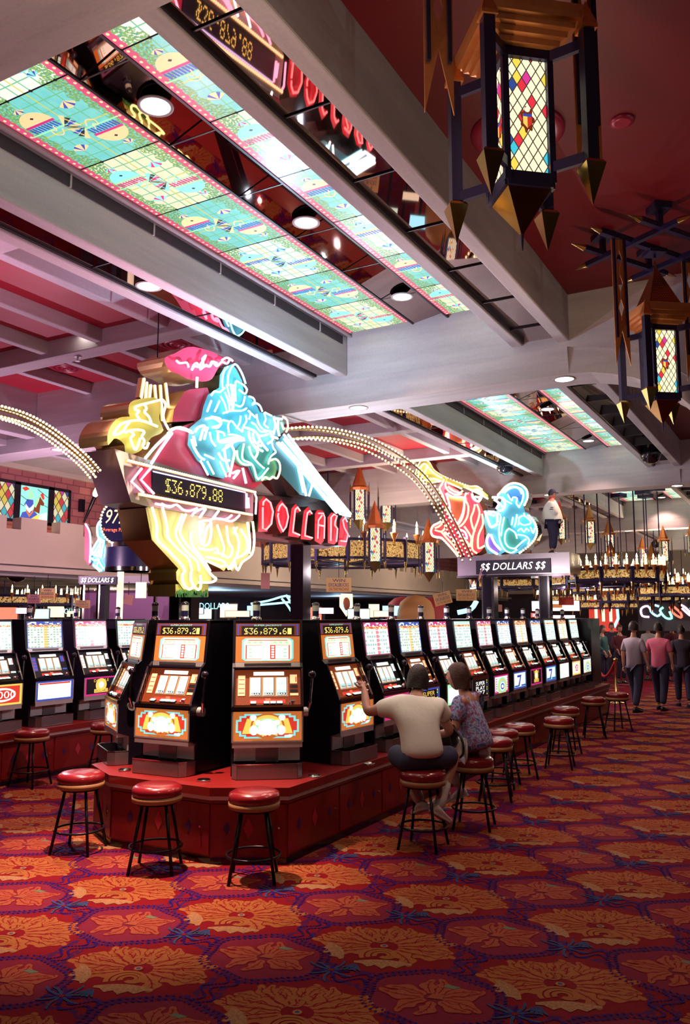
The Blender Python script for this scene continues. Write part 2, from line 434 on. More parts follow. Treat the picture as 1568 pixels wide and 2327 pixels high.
def mat_lattice(name, p, q, plain, s, line=.05, seed=0.0):
    """lit leaded glass of diamonds; local x across, z up"""
    m, nt, b = new_mat(name); x, y, z, v = coords()
    a, c = (x+y)/p + z/q + 40.0, (x+y)/p - z/q + 40.0
    rnd = white(floor_(a), floor_(c), seed)
    cols = [(.95, .86, .55), (.70, .03, .05), (.95, .86, .55), (.62, .04, .28), (.85, .62, .08), (.95, .86, .55), (.05, .50, .62), (.03, .06, .25)]
    k = (1.0-plain)/7
    st = [(0, cols[0])] + [(plain + k*i, cols[i+1]) for i in range(7)]
    col = ramp(rnd, st, True)
    ln = nmin(nmin(fract(a), 1.0-fract(a)), nmin(fract(c), 1.0-fract(c))) < line
    col = mix(ln, col, (.05, .03, .02))
    nt.links.new(col, b.inputs['Emission Color']); b.inputs['Emission Strength'].default_value = s; b.inputs['Base Color'].default_value = (.05, .05, .05, 1); b.inputs['Roughness'].default_value = .2
mat_lattice('lantern_glass', .042, .070, .70, 1.15, .06)
mat_lattice('window_lattice', .155, .24, .20, .75, .06, 3.0)
def mat_paytable(name, bg, title, marks, mid, rows=9.0, s=1.08):
    """lit pay table: local x -.5...5 across, z 0..1 up (object scaled by custom width is avoided: real metres)"""
    m, nt, b = new_mat(name); x, y, z, v = coords('UV')
    u, w = x, y
    cell = white(floor_(u*11.0), floor_(w*rows), 1.0)
    fx, fy = nabs(fract(u*11.0)-.5), nabs(fract(w*rows)-.5)
    n = noise(v, 70, 1)
    mk = nmin(nmin(fx < .30, fy < .24), nmin(n > .46, cell > .25))
    col = mix(mk, mix(noise(v, 3, 1), bg, tuple(min(1, c*1.1) for c in bg)), marks)
    midc = nmin(nabs(u-.52) < .05, w < .8)
    col = mix(nmin(midc, fy < .40), col, mid)
    col = mix(nmin(w > .80, w < .87), col, mix(noise(v, 14, 1) > .5, (.75, .10, .05), (.95, .75, .3)))
    col = mix(w > .87, col, mix(noise(v, 9, 2) > .52, title, bg))
    col = mix(nmax(nabs(u-.5) > .475, nabs(w-.5) > .485), col, title)
    nt.links.new(col, b.inputs['Emission Color']); b.inputs['Emission Strength'].default_value = s; b.inputs['Base Color'].default_value = (.05, .05, .05, 1); b.inputs['Roughness'].default_value = .15
mat_paytable('pay_mint', (.80, 1.0, .90), (.55, .85, .72), (.05, .30, .22), (.75, .95, .8))
mat_paytable('pay_magenta', (.84, 1.0, .92), (.60, .05, .22), (.06, .35, .28), (.85, .25, .30), 8)
mat_paytable('pay_blue', (.80, .98, .80), (.05, .09, .45), (.05, .28, .14), (.95, .55, .12), 11)
mat_paytable('pay_navy', (.86, 1.0, .95), (.04, .06, .32), (.10, .32, .32), (.85, .9, .8), 10)
mat_paytable('pay_orange', (.95, 1.0, .85), (.55, .12, .03), (.20, .36, .25), (.95, .65, .2), 9)
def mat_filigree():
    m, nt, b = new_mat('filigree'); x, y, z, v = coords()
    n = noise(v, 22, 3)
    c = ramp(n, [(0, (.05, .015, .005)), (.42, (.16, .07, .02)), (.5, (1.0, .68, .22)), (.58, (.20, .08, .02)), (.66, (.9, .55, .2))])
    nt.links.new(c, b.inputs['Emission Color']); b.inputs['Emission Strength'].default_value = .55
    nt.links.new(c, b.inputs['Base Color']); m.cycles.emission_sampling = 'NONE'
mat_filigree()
def mat_studded():
    m, nt, b = new_mat('studded_copper'); x, y, z, v = coords()
    g = nlen(fract((x+y)*55.0)-.5, fract(z*55.0)-.5)
    nt.links.new(mix(g < .3, (.36, .12, .04), (.85, .50, .22)), b.inputs['Base Color']); b.inputs['Metallic'].default_value = .9; b.inputs['Roughness'].default_value = .25
mat_studded()
# ------------------------------------------------------------------ the setting
ZG, ZB, ZS = 5.03, 4.57, 4.25             # lit glass, beam undersides, cross-beam soffit
def carpet_cell():
    """one repeat of the woven pattern about an orange medallion at (0, 0): list of (points, level, material)"""
    out = []; A0 = YAW
    def leaf(cx, cy, ang, L, w, curl, mat, vein, ex=1.0, ey=1.0, lobes=3.0, lv=1):
        N = 15; mid = []; x, y, t0 = cx, cy, ang
        for i in range(N+1):
            t = i/N; a = ang+curl*t*t; mid.append((x, y, a, t)); x += math.cos(a)*L/N*ex; y += math.sin(a)*L/N*ey
        lo, hi = [], []
        for x, y, a, t in mid:
            h = w*(math.sin(PI*min(1, (t*.97+.02)**.8))**.7)*(1+.34*math.cos(2*PI*lobes*t)*(t > .12))+.002
            lo.append((x+math.sin(a)*h, y-math.cos(a)*h)); hi.append((x-math.sin(a)*h, y+math.cos(a)*h))
        ol = []
        for i, (x, y, a, t) in enumerate(mid):
            ol.append((lo[i][0]+math.sin(a)*w*.19, lo[i][1]-math.cos(a)*w*.19))
        oh = [(hi[i][0]-math.sin(mid[i][2])*w*.19, hi[i][1]+math.cos(mid[i][2])*w*.19) for i in range(N+1)]
        if w > .028: out.append((ol+oh[::-1], lv, vein))
        out.append((lo+hi[::-1], lv, mat))
        pts = [(p[0], p[1], p[2]) for p in mid[1:-2]]; l2 = [(x+math.sin(a)*w*.085, y-math.cos(a)*w*.085) for x, y, a in pts]; h2 = [(x-math.sin(a)*w*.085, y+math.cos(a)*w*.085) for x, y, a in pts]
        out.append((l2+h2[::-1], lv+1, vein))
        for k in (5, 8, 11):
            x, y, a, t = mid[k]
            for s in (-1, 1):
                b = a+s*.62; q = w*.85; px_, py_ = x+math.cos(b)*q, y+math.sin(b)*q; n = w*.07
                out.append(([(x-math.sin(b)*n, y+math.cos(b)*n), (x+math.sin(b)*n, y-math.cos(b)*n), (px_, py_)], lv+1, vein))
    def scroll(cx, cy, r, a0, turn, mat, w):
        lo, hi = [], []
        for i in range(22):
            t = i/21; a = a0+turn*t; rr = r*(1-.72*t); h = w*(1-.55*t); lo.append((cx+(rr-h)*math.cos(a), cy+(rr-h)*math.sin(a)*.88)); hi.append((cx+(rr+h)*math.cos(a), cy+(rr+h)*math.sin(a)*.88))
        out.append((lo+hi[::-1], 2, mat))
    O = 'pile_orange'; P = 'pile_red'
    for d, L, w, c in ((1, .36, .060, .45), (-15, .35, .056, -.7), (19, .34, .058, .8), (40, .32, .054, -.9), (62, .28, .052, 1.0), (86, .25, .050, -1.1), (110, .26, .052, 1.1), (132, .30, .054, -.8), (152, .34, .058, .7), (171, .36, .060, -.45), (188, .30, .052, .7), (-36, .32, .052, .9), (-57, .25, .046, -1.1), (-158, .28, .050, -.9)):
        a = A0+R(d); leaf(.085*math.cos(a), .075*math.sin(a), a, L, w, c, O, P, 1.0, .92)
    for d, r0, L, w, c in ((10, .25, .17, .036, 1.4), (28, .26, .15, .034, -1.5), (51, .23, .14, .034, 1.5), (74, .20, .14, .032, -1.6), (98, .19, .14, .032, 1.6), (121, .21, .15, .034, -1.5), (142, .25, .15, .034, 1.4), (161, .26, .16, .036, -1.4), (-8, .26, .16, .034, -1.4), (-25, .24, .15, .034, 1.4)):
        a = A0+R(d); leaf(r0*math.cos(a), r0*.9*math.sin(a), a, L, w, c, O, P, 1.0, .92, 2.0)
    b = A0-R(98); bx, by = .15*math.cos(b), .13*math.sin(b)
    for k in range(3): scroll(bx, by, .135-.040*k, A0+R(200), -R(330), O, .0145)
    scroll(.10*math.cos(A0+R(95)), .09*math.sin(A0+R(95)), .075, A0, R(420), O, .013)
    for cx, cy, n, a0, rr in ((.275*math.cos(A0-R(98)), .235*math.sin(A0-R(98)), 6, A0-R(98), .16), (.31*math.cos(A0+R(197)), .27*math.sin(A0+R(197)), 5, A0+R(197), .12)):
        pts = [(cx+rr*math.cos(a0+R(80)*(i/8-1)*1+R(40))*.0+math.cos(a0+PI/2)*rr*(i/4-1), cy+math.sin(a0+PI/2)*rr*(i/4-1)) for i in range(9)]
        top = [(p[0]+math.cos(a0)*(.055+.02*math.cos(i*PI))*math.sin(PI*(i+.6)/9.2), p[1]+math.sin(a0)*(.055+.02*math.cos(i*PI))*math.sin(PI*(i+.6)/9.2)) for i, p in enumerate(pts)]
        bot = [(p[0]-math.cos(a0)*.045*math.sin(PI*(i+.6)/9.2), p[1]-math.sin(a0)*.045*math.sin(PI*(i+.6)/9.2)) for i, p in enumerate(pts)]
        out.append((top+bot[::-1], 3, 'pile_grey'))
    el = lambda cx, cy, r, n=10: [(cx+r*math.cos(2*PI*i/n), cy+r*math.sin(2*PI*i/n)) for i in range(n)]
    out.append((el(0, 0, .034), 4, P)); out.append((el(0, 0, .024), 5, 'pile_grey')); out.append((el(0, 0, .012), 6, 'pile_sky'))
    # pink medallion half a repeat away
    hx, hy = 1.025/2, .935/2
    for d, L, w, c in ((5, .25, .040, .9), (28, .23, .038, -1.1), (58, .21, .038, 1.2), (96, .19, .036, -1.2), (136, .23, .038, 1.1), (170, .25, .040, -.9), (204, .23, .036, 1.1), (-26, .23, .038, -1.1), (-60, .19, .036, 1.2), (-108, .19, .036, -1.2)):
        a = A0+R(d); leaf(hx+.05*math.cos(a), hy+.045*math.sin(a), a, L, w, c, 'pile_peach', P, 1.0, .90, 2.0)
    out.append(([(hx-.03, hy-.02), (hx+.05, hy), (hx+.03, hy+.05), (hx-.02, hy+.04)], 3, 'pile_peach'))
    q = A0+R(50); out.append(([(hx+.15*math.cos(q)-.04, hy+.15*math.sin(q)-.01), (hx+.15*math.cos(q)+.03, hy+.15*math.sin(q)-.01), (hx+.15*math.cos(q)+.05, hy+.15*math.sin(q)+.025), (hx+.15*math.cos(q)-.02, hy+.15*math.sin(q)+.025)], 3, 'pile_moss'))
    # stitched chain round the pink medallion, two files
    for rr, n in ((1.0, 60), (1.13, 66)):
        for i in range(n):
            t = 2*PI*i/n; f = rr-.05*math.sin(6*t); x, y = hx+.33*f*math.cos(t), hy+.28*f*math.sin(t); dx, dy = -math.sin(t)*.009, math.cos(t)*.009; ux, uy = math.cos(t)*.0085, math.sin(t)*.0085
            out.append(([(x-dx-ux, y-dy-uy), (x+dx*.3-ux, y+dy*.3-uy), (x+dx+ux, y+dy+uy), (x-dx*.3+ux, y-dy*.3+uy)], 3, 'pile_blue'))
    # chains running on between the medallions
    for (x0, y0, x1, y1) in ((.5125+.37, .4675, 1.025+.14, .4675), (.5125, .4675+.32, .5125, .935+.15)):
        for i in range(26):
            t = i/25; o = .045*math.sin(t*PI*3); x, y = x0+(x1-x0)*t, y0+(y1-y0)*t
            for s in (-1, 1):
                px_, py_ = (x, y+o+s*.030) if y0 == y1 else (x+o+s*.030, y); out.append(([(px_-.006, py_-.008), (px_+.007, py_-.006), (px_+.006, py_+.008), (px_-.007, py_+.006)], 3, 'pile_blue'))
    # small blue flower
    fx, fy = -.10, -.44
    for i in range(11):
        a = 2*PI*i/11+.2; leaf(fx+.018*math.cos(a), fy+.018*math.sin(a), a, .09+.03*(i % 3), .0075, .8*(-1)**i, ('pile_blue', 'pile_sky', 'pile_sky')[i % 3], 'pile_blue', 1, .85, 1.0, 4)
    out.append((el(fx, fy, .016, 8), 6, P))
    for i in range(5):
        a = A0-R(150)+i*.28; leaf(-.02, -.31, a, .10, .008, .3, 'pile_sky', 'pile_blue', 1, .85, 1.0, 6)
    return out
fb = MB().box(-40, 12, -4, 60, -.06, 0, 'carpet'); cell = carpet_cell()
for j in range(-3, 24):
    for i in range(-14, 9):
        ox_, oy_ = -3.33+1.025*i, 3.62+.935*j; q = V((ox_, oy_, 0))-C0; dd = q.dot(CF); xx_ = q.dot(CR)/max(dd, .1)
        if dd < 1.0 or abs(xx_) > .85 or dd > 24 or (-5.2 < ox_ < -4.2 and oy_ > 6.3) or ox_ < -9.5: continue
        for ki, (pts, lv, m_) in enumerate(cell):
            if dd > 11 and lv > 1 and m_ == 'pile_red': continue
            fb.add([(ox_+x, oy_+y, .0004*lv+ki*4e-6) for x, y in pts], [tuple(range(len(pts)))], m_)
struct('floor', fb, 0, 'red and purple carpet woven with orange acanthus medallions')
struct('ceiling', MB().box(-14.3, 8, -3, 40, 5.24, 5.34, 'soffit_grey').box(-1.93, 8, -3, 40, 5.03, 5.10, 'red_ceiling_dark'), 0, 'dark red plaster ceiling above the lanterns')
bays = [(2.5, 7.86), (8.35, 15.59), (16.1, 23.4), (23.9, 31.1)]
xb = [(2.02, 2.5), (7.86, 8.35), (15.59, 16.1), (23.4, 23.9), (31.1, 31.6)]
nth = ['nearest', 'second', 'third', 'fourth', 'fifth']
tn = [0]
def trim(mb, label, bevel=.012):
    tn[0] += 1
    return struct('trim_%d' % tn[0], mb, bevel, label)
for k, (y0, y1) in enumerate(bays):
    b = MB()
    b.box(-4.52, -4.40, y0, y1, ZB, 5.24, 'plaster_y')
    b.box(-4.40, -4.335, y0, y1, 5.035, 5.24, 'plaster_y').box(-4.372, -4.335, y0, y1, 5.0, 5.034, 'soffit_grey')
    trim(b, 'deep whitewashed beam left of the stained glass, %s bay' % nth[k])
    v = MB().box(-4.399, -4.388, y0+.1, y1-.12, 4.905, 4.995, 'vent_dark')
    yy = y0+.5
    while yy < y1-.2: v.box(-4.399, -4.383, yy-.008, yy+.008, 4.90, 5.0, 'plaster_y'); yy += .85
    trim(v, 'dark vent slot along the deep beam, %s bay' % nth[k], 0)
    m_ = MB().box(-4.80, -4.52, y0, y1, 4.63, 4.70, 'mirror_bronze').box(-4.83, -4.80, y0, y1, 4.615, 4.70, 'rail_dark')
    yy = y1-.9
    while yy > y0: m_.box(-4.80, -4.52, yy-.006, yy+.006, 4.625, 4.631, 'rail_dark'); yy -= 1.25
    trim(m_, 'narrow mirrored soffit left of the deep beam, %s bay' % nth[k], 0)
    trim(MB().box(-4.95, -4.83, y0, y1, 4.59, 5.24, 'plaster_y'), 'thin beam beside the red coffers, %s bay' % nth[k])
    # middle strip of bronze mirror between the two rows of glass
    m_ = MB().prism([(-3.575, y0, ZG+.004), (-3.19, y0, ZG+.070), (-3.19, y0, ZG+.10), (-3.575, y0, ZG+.10)], (0, y1-y0, 0), 'mirror_bronze')
    for e in (-3.587, -3.184): m_.box(e-.010, e+.010, y0, y1, ZG-.006, ZG+.10, 'rail_dark')
    yy = y1-.78
    while yy > y0: m_.box(-3.575, -3.19, yy-.006, yy+.006, ZG-.003, ZG+.002, 'rail_dark'); yy -= .78 if k == 0 else 1.1
    trim(m_, 'bronze mirror strip between the stained-glass rows, %s bay' % nth[k], 0)
    trim(MB().box(-2.50, -2.39, y0, y1, 4.585, 5.24, 'plaster_y').box(-2.39, -2.372, y0, y1, 4.60, 4.70, 'rail_dark'), 'slim beam right of the stained glass, %s bay' % nth[k])
    m_ = MB().box(-2.372, -2.045, y0, y1, 4.62, 4.70, 'mirror_tilted_normal'); yy = y1-.42
    while yy > y0: m_.box(-2.372, -2.045, yy-.005, yy+.005, 4.614, 4.621, 'rail_dark'); yy -= .78
    trim(m_, 'mirrored soffit between the two right beams, %s bay' % nth[k], 0)
    trim(MB().box(-2.045, -1.925, y0, y1, 4.56, 5.24, 'plaster_y'), 'outer beam bordering the dark red ceiling, %s bay' % nth[k])
    # red coffered recess on the left
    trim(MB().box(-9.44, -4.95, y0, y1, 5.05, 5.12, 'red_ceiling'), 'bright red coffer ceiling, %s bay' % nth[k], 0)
    trim(MB().box(-5.84, -5.72, y0, y1, 4.9, 5.06, 'plaster_y'), 'rafter at the right edge of the red coffers, %s bay' % nth[k])
    for q, xr in enumerate((-6.66, -7.52, -8.38)):
        trim(MB().box(xr-.10, xr, y0, y1, 4.9, 5.06, 'plaster_y'), '%s rafter across the red coffers, %s bay' % (nth[q], nth[k]))
    yc = y1-1.49
    while yc > y0+.3:
        trim(MB().box(-9.44, -4.95, yc, yc+.25, 4.85, 5.07, 'plaster_x'), 'cross rib under the red coffers, %s bay' % nth[k]); yc -= 2.35
    trim(MB().box(-9.62, -9.44, y0, y1, 4.40, 5.24, 'plaster_y'), 'end beam of the red coffers, %s bay' % nth[k])
    trim(MB().box(-14.2, -9.62, y0, y1, 4.98, 5.10, 'plaster_x'), 'pale ceiling over the castle balcony, %s bay' % nth[k], 0)
    trim(MB().box(-10.05, -9.62, y0, y1, 4.44, 4.52, 'mirror_bronze').box(-10.17, -10.05, y0, y1, 4.36, 4.98, 'plaster_y'), 'far mirrored soffit beyond the red coffers, %s bay' % nth[k], 0)
# cross beams, arching down over the right-hand aisle
arch = [(-1.95, 4.25), (-1.75, 4.235), (-1.55, 4.19), (-1.35, 4.125), (-1.15, 4.02), (-.95, 3.88), (-.78, 3.70), (-.62, 3.44), (-.54, 3.15)]
ledge = [(-1.95, 4.51), (-1.72, 4.475), (-1.5, 4.425), (-1.26, 4.326), (-1.03, 4.19), (-.86, 4.045), (-.70, 3.85), (-.58, 3.60), (-.50, 3.15)]
for k, (y0, y1) in enumerate(xb):
    b = MB()
    if k == 0:
        b.box(-14.2, 6, y0, y1, 4.55, 4.98, 'plaster_x').box(-14.2, 6, y0-.25, y0, 4.47, 5.24, 'plaster_x').box(-14.2, 6, y0-.45, y0-.25, 4.36, 5.24, 'plaster_x')
    else:
        b.box(-14.2, -1.95, y0, y1, 4.515, 5.24, 'plaster_x')
        # lower step, set back a little, with the soffit of downlights
        b.prism([(-14.2, y0, 4.515), (-14.2, y0+.045, ZS), (-14.2, y1, ZS), (-14.2, y1, 4.515)], (12.25, 0, 0), 'plaster_x')
        up = [(6, 5.24), (-1.95, 5.24)] + ledge + [(6, 3.15)]
        b.prism([(x, y0, z) for x, z in up], (0, .06, 0), 'plaster_x')
        lo = [(6, 5.2), (-1.95, 5.2)] + arch + [(6, 3.15)]
        b.prism([(x, y0+.045, z) for x, z in lo], (0, y1-y0-.045, 0), 'plaster_x')
    trim(b, ['grained dark beam crossing the near end of the glass', 'great cross beam with an arch, behind the knight sign', 'second great cross beam, above the trumpeter sign', 'third great cross beam, far down the hall', 'last cross beam at the far end of the hall'][k], 0)
# round plaster medallions on the red ceilings
for k, (x, y, z, r, lab) in enumerate([(-1.50, 4.95, 5.03, .30, 'large ringed plaster rose on the dark red ceiling behind the near lantern'), (-6.27, 7.13, 5.05, .20, 'ringed air rose on the red coffers above the knight sign'), (-8.10, 7.16, 5.05, .20, 'ringed air rose on the red coffer nearest the left edge')]):
    b = MB()
    for q in range(3): b.lathe([(r*(1-.3*q), 0), (r*(1-.3*q), -.012), (r*(.92-.3*q), -.028), (r*(.80-.3*q), -.030), (r*(.74-.3*q), -.006)], 'red_moulding', 40)
    b.cyl((0, 0, -.006), (0, 0, -.03), r*.14, 'red_moulding')
    o = obj('ceiling_rose', b); o.location = (x, y, z); tag(o, lab, 'ceiling rose')
o = obj('smoke_detector', MB().lathe([(.075, 0), (.075, -.012), (.05, -.02)], 'red_moulding', 24)); o.location = (-.88, 5.15, 5.03); tag(o, 'small round red cover on the dark red ceiling right of the lantern', 'ceiling cover')
o = obj('sprinkler_head', MB().cyl((0, 0, 0), (0, 0, -.05), .012, 'chrome_dull').cyl((0, 0, -.05), (0, 0, -.056), .03, 'chrome_dull').cyl((0, 0, 0), (0, 0, -.008), .04, 'chrome_dull'))
p = atz(170, 808, 4.85); o.location = (p.x, 6.5, 4.85); tag(o, 'small sprinkler head under the rib of the red coffers', 'sprinkler')
# ------------------------------------------------------------------ stained-glass ceiling panels
def panel_mesh(base, W, style):
    b = MB(); L = .78
    b.box(.004, W-.004, .004, L-.004, 0, .025, base)
    cA, cB, cC = style
    def shield(cx, cy, s):
        T = lambda u, w, z=-.002: (cx+u*s, cy+w*s, z)
        arc = [T(-.155*math.cos(t), .085*math.sin(t)) for t in [PI*i/12 for i in range(13)]]
        b.poly([T(-.155, 0)]+[T(-.155*math.cos(PI*i/12), -.14*math.sin(PI*i/12)) for i in range(1, 6)]+[T(0, -.14), T(0, 0)], cA)
        b.poly([T(0, 0, -.0022), T(0, -.14, -.0022)]+[T(.155*math.cos(PI*i/12), -.14*math.sin(PI*i/12), -.0022) for i in range(6, 0, -1)]+[T(.155, 0, -.0022)], cA)
        b.poly([T(-.155, 0, -.003), T(.155, 0, -.003), T(.155, .025, -.003), T(-.155, .025, -.003)], cC)
        for i in range(9): b.poly([T(-.15+i*.033, .028, -.003), T(-.130+i*.033, .028, -.003), T(-.112+i*.033, .10, -.003), T(-.132+i*.033, .10, -.003)], cB)
        b.poly([T(-.20, .108, -.003), T(.20, .108, -.003), T(.20, .122, -.003), T(-.20, .122, -.003)], 'glass_green')
        b.poly([T(-.02, -.07, -.004), T(0, -.085, -.004), T(.02, -.07, -.004), T(0, -.055, -.004)], 'mark_dark')
    def bird(cx, cy, s):
        for i in range(7):
            a = -.9+i*.32; b.poly([(cx, cy, -.003), (cx+s*.10*math.cos(a), cy+s*.14*math.sin(a), -.003), (cx+s*.12*math.cos(a+.2), cy+s*.14*math.sin(a+.2), -.003)], (cA, 'mark_dark', cB)[i % 3])
        pts = smooth_pts([(cx-s*.02, cy, -.004), (cx-s*.06, cy+.05*s, -.004), (cx-s*.11, cy+.03*s, -.004), (cx-s*.10, cy-.02*s, -.004), (cx-s*.07, cy, -.004), (cx-s*.05, cy-.05*s, -.004)], 3)
        for p, q in zip(pts, pts[1:]): b.bar(p, q, .007, .001, cA)
    def fan(cx, cy, s, up):
        for i in range(6):
            a = (PI*.15+i*PI*.7/6)*up
            b.poly([(cx, cy, -.003), (cx+s*math.cos(a), cy+s*math.sin(a), -.003), (cx+s*math.cos(a+.36*up), cy+s*math.sin(a+.36*up), -.003)], (cA, cB, cA)[i % 3])
    shield(W*.27, .25, .80); shield(W*.73, .53, -.80); bird(W*.42, .36, 1); bird(W*.58, .42, -1)
    fan(W*.30, .62, .075, -1); fan(W*.70, .16, .075, 1); fan(W*.25, .08, .05, 1); fan(W*.76, .70, .05, -1)
    return b
styles = {'cyan': ('stained_cyan', ('glass_peach', 'glass_blue', 'glass_magenta')), 'cream': ('stained_cream', ('glass_cyan', 'glass_magenta', 'glass_green')), 'white': ('stained_white', ('glass_cyan', 'glass_blue', 'glass_yellow'))}
seq = ['cream', 'cyan', 'white', 'cyan', 'cream', 'cyan', 'white']
words = ['nearest the far cross beam', 'second from the far cross beam', 'third from the far cross beam', 'fourth from the far cross beam', 'fifth from the far cross beam', 'sixth from the far cross beam', 'seventh from the far cross beam', 'eighth from the far cross beam', 'ninth from the far cross beam']
bayw = ['near bay', 'second bay', 'third bay', 'farthest bay']
for k, (y0, y1) in enumerate(bays):
    n = int((y1-y0-.05)/.78)+(k == 0)
    for i in range(n):
        st = seq[i % 7]
        for row, x0, W, rb in (('left', -4.332, .735, 1.0), ('right', -3.176, .672, 0.0)):
            key = 'panel_%s_%s' % (st, row); base, sty = styles[st]
            o = link(bpy.data.objects.new('stained_glass_panel', cached(key, lambda: panel_mesh(base, W, sty))))
            o.location = (x0, y1-.08-(i+1)*.78, ZG); o['pane_width'] = W; o['right_border'] = rb
            tag(o, '%s stained-glass ceiling panel, %s row of the %s, %s' % (st, row, bayw[k], words[i]), 'ceiling panel', 'stained-glass panels over the slot machines')
# ------------------------------------------------------------------ downlights
def downlight(x, y, z, label, e=26.0, soft=.06):
    key = 'downlight'
    t = thing('downlight', label, 'downlight', (x, y, z), 0, 'round downlights in the ceiling')
    link(bpy.data.objects.new('trim_ring', cached('dl_ring', lambda: MB().lathe([(.112, 0), (.112, -.005), (.094, -.008), (.090, .01)], 'soffit_grey', 28))), t)
    link(bpy.data.objects.new('lamp', cached('dl_lamp', lambda: MB().lathe([(.09, -.004), (.05, -.012), (.0, -.015)], 'lamp_disc', 24))), t)
    if e: spot('downlight_beam', (x, y, z-.06), e, (1.0, .62, .50), 112, .55, soft)
for i, yy in enumerate((3.58, 5.33, 7.11)): downlight(-3.36, yy, ZG, ['large lit downlight in the mirror strip, nearest of its row', 'lit downlight in the mirror strip, middle of the near row', 'lit downlight in the mirror strip, beside the far end of the near glass'][i], (6, 40, 60)[i])
for i, yy in enumerate((9.6, 12.23, 14.85, 20.3, 23.0)): downlight(-3.36, yy, ZG, ['lit downlight hidden behind the arched beam', 'lit downlight in the second bay of stained glass, nearer one', 'lit downlight in the second bay of stained glass, farther one', 'lit downlight in the third bay, nearer one', 'lit downlight in the third bay of stained glass, far end'][i], (130, 130, 130, 100, 100)[i])
for i, (x, yy) in enumerate([(-4.37, 8.07), (-2.04, 8.07), (-9.2, 8.07), (-4.37, 15.83), (-2.04, 15.83), (-4.37, 23.65), (-2.04, 23.65)]):
    downlight(x, yy, ZS, ['downlight under the great cross beam, above the bulb arch', 'downlight under the great cross beam where the arch begins', 'downlight under the great cross beam, left of the knight sign', 'downlight under the second cross beam, behind the jacketed figure', 'downlight under the second cross beam, right end', 'downlight under the third cross beam, left one', 'downlight under the third cross beam, right one'][i], (60, 90, 30, 50, 60, 40, 40)[i])
downlight(-4.66, 4.95, 4.625, 'downlight tucked in the narrow soffit above the rounded plinth', 0)
spot('downlight_beam', (-4.66, 4.95, 4.58), 2100, (1.0, .64, .48), 54, .9, .05)
downlight(-6.9, 6.3, 5.05, 'added downlight in the red coffers, brightening the left aisle', 0)  # added fitting, with the beam below, to lighten the left plinth and carpet
spot('downlight_beam', (-6.9, 6.3, 4.8), 600, (1.0, .62, .50), 90, .7, .05)
# surveillance domes
for i, (px, py, Y, r) in enumerate([(1148, 1060, 13.9, .16), (1478, 1032, 14.6, .17), (1504, 1262, 26, .15), (1240, 1148, 22.5, .16), (1490, 1236, 30.5, .14)]):
    q = atz(px, py, 4.60) if i < 2 else aty(px, py, Y)
    o = obj('camera_dome', MB().ball((0, 0, 0), r, 'dome', 20, 10).lathe([(r*1.1, .02), (r*1.1, .05), (r*.6, .10)], 'rail_dark', 20)); o.location = q
    tag(o, ['black camera dome under the mirrored soffit behind the trumpeter', 'black camera dome under the right mirrored soffit', 'black camera dome far off above the right chandeliers', 'black camera dome beside the jacketed figure', 'tiny black dome farthest down the hall'][i], 'camera dome')
# ------------------------------------------------------------------ slot banks (red plinths)
BT = .58
def plinth(name, label, foot, doors, z1=BT):
    """foot: outline on the floor; doors: list of (p, q, n) wall runs that carry cupboard doors with diamonds"""
    b = MB(); cx = sum(p[0] for p in foot)/len(foot); cy = sum(p[1] for p in foot)/len(foot)
    def grow(d):
        n = len(foot); out = []
        for i in range(n):
            p0, p1, p2 = V((*foot[i-1], 0)), V((*foot[i], 0)), V((*foot[(i+1) % n], 0))
            a, c = (p1-p0).normalized(), (p2-p1).normalized(); na, nc = V((a.y, -a.x, 0)), V((c.y, -c.x, 0))
            m = (na+nc); m = m/(m.dot(na)) if m.length > 1e-6 else na
            out.append(p1+m*d)
        return out
    def slab(d, za, zb, m): b.prism([(p.x, p.y, zb) for p in grow(d)], (0, 0, za-zb), m)
    slab(0, 0, .47, 'red_base'); slab(.005, 0, .05, 'black_gloss')
    slab(.03, .485, .515, 'chrome_dull'); slab(.022, .46, .486, 'red_base'); slab(.035, .515, z1, 'red_base')
    t = thing('machine_plinth', label, 'plinth', (0, 0, 0))
    obj('base_cabinet', b, t)
    for (p, q, n) in doors:
        p, q = V((*p, 0)), V((*q, 0)); d = (q-p)/n; u = d.normalized(); nn = V((u.y, -u.x, 0))
        for i in range(n):
            a = p+d*i+u*.012; e = p+d*(i+1)-u*.012; db = MB()
            db.prism([a+nn*.010+V((0, 0, .07)), e+nn*.010+V((0, 0, .07)), e+nn*.010+V((0, 0, .45)), a+nn*.010+V((0, 0, .45))], -nn*.012, 'red_base')
            c = (a+e)/2+nn*.0125; w = (e-a).length
            for s, k, mm in ((-.30, 1, 'diamond_purple'), (0, 1.5, 'diamond_pink'), (.30, 1, 'diamond_purple')):
                cc = c+u*(w*s)+V((0, 0, .27)); db.poly([cc-u*.028*k, cc-V((0, 0, .052*k)), cc+u*.028*k, cc+V((0, 0, .052*k))], mm)
            o = obj('door', db, t); kb = c+u*(w*.42)+V((0, 0, .275))
            obj('lock', MB().cyl(kb-nn*.004, kb+nn*.010, .008, 'chrome', n=10), o)
    return t
XR, XL, YF, YE = -3.69, -5.75, 5.33, 17.2
plinth('machine_plinth', 'long red plinth with a blunt front end carrying the slot machines in the middle', [(XR, 5.62), (XR, YE), (XL, YE), (XL, 5.62), (-5.25, YF), (-4.20, YF)],
       [((-5.25, YF), (-4.20, YF), 1), ((-4.20, YF), (XR, 5.62), 1), ((XL, 5.62), (-5.25, YF), 1), ((XR, 5.62), (XR, 15.37), 12)])
plinth('machine_plinth', 'red plinth under the second slot bank at the left edge', [(-8.13, 4.6), (-8.13, 17), (-10.2, 17), (-10.2, 4.6)], [((-8.13, 5.0), (-8.13, 11.0), 8)])
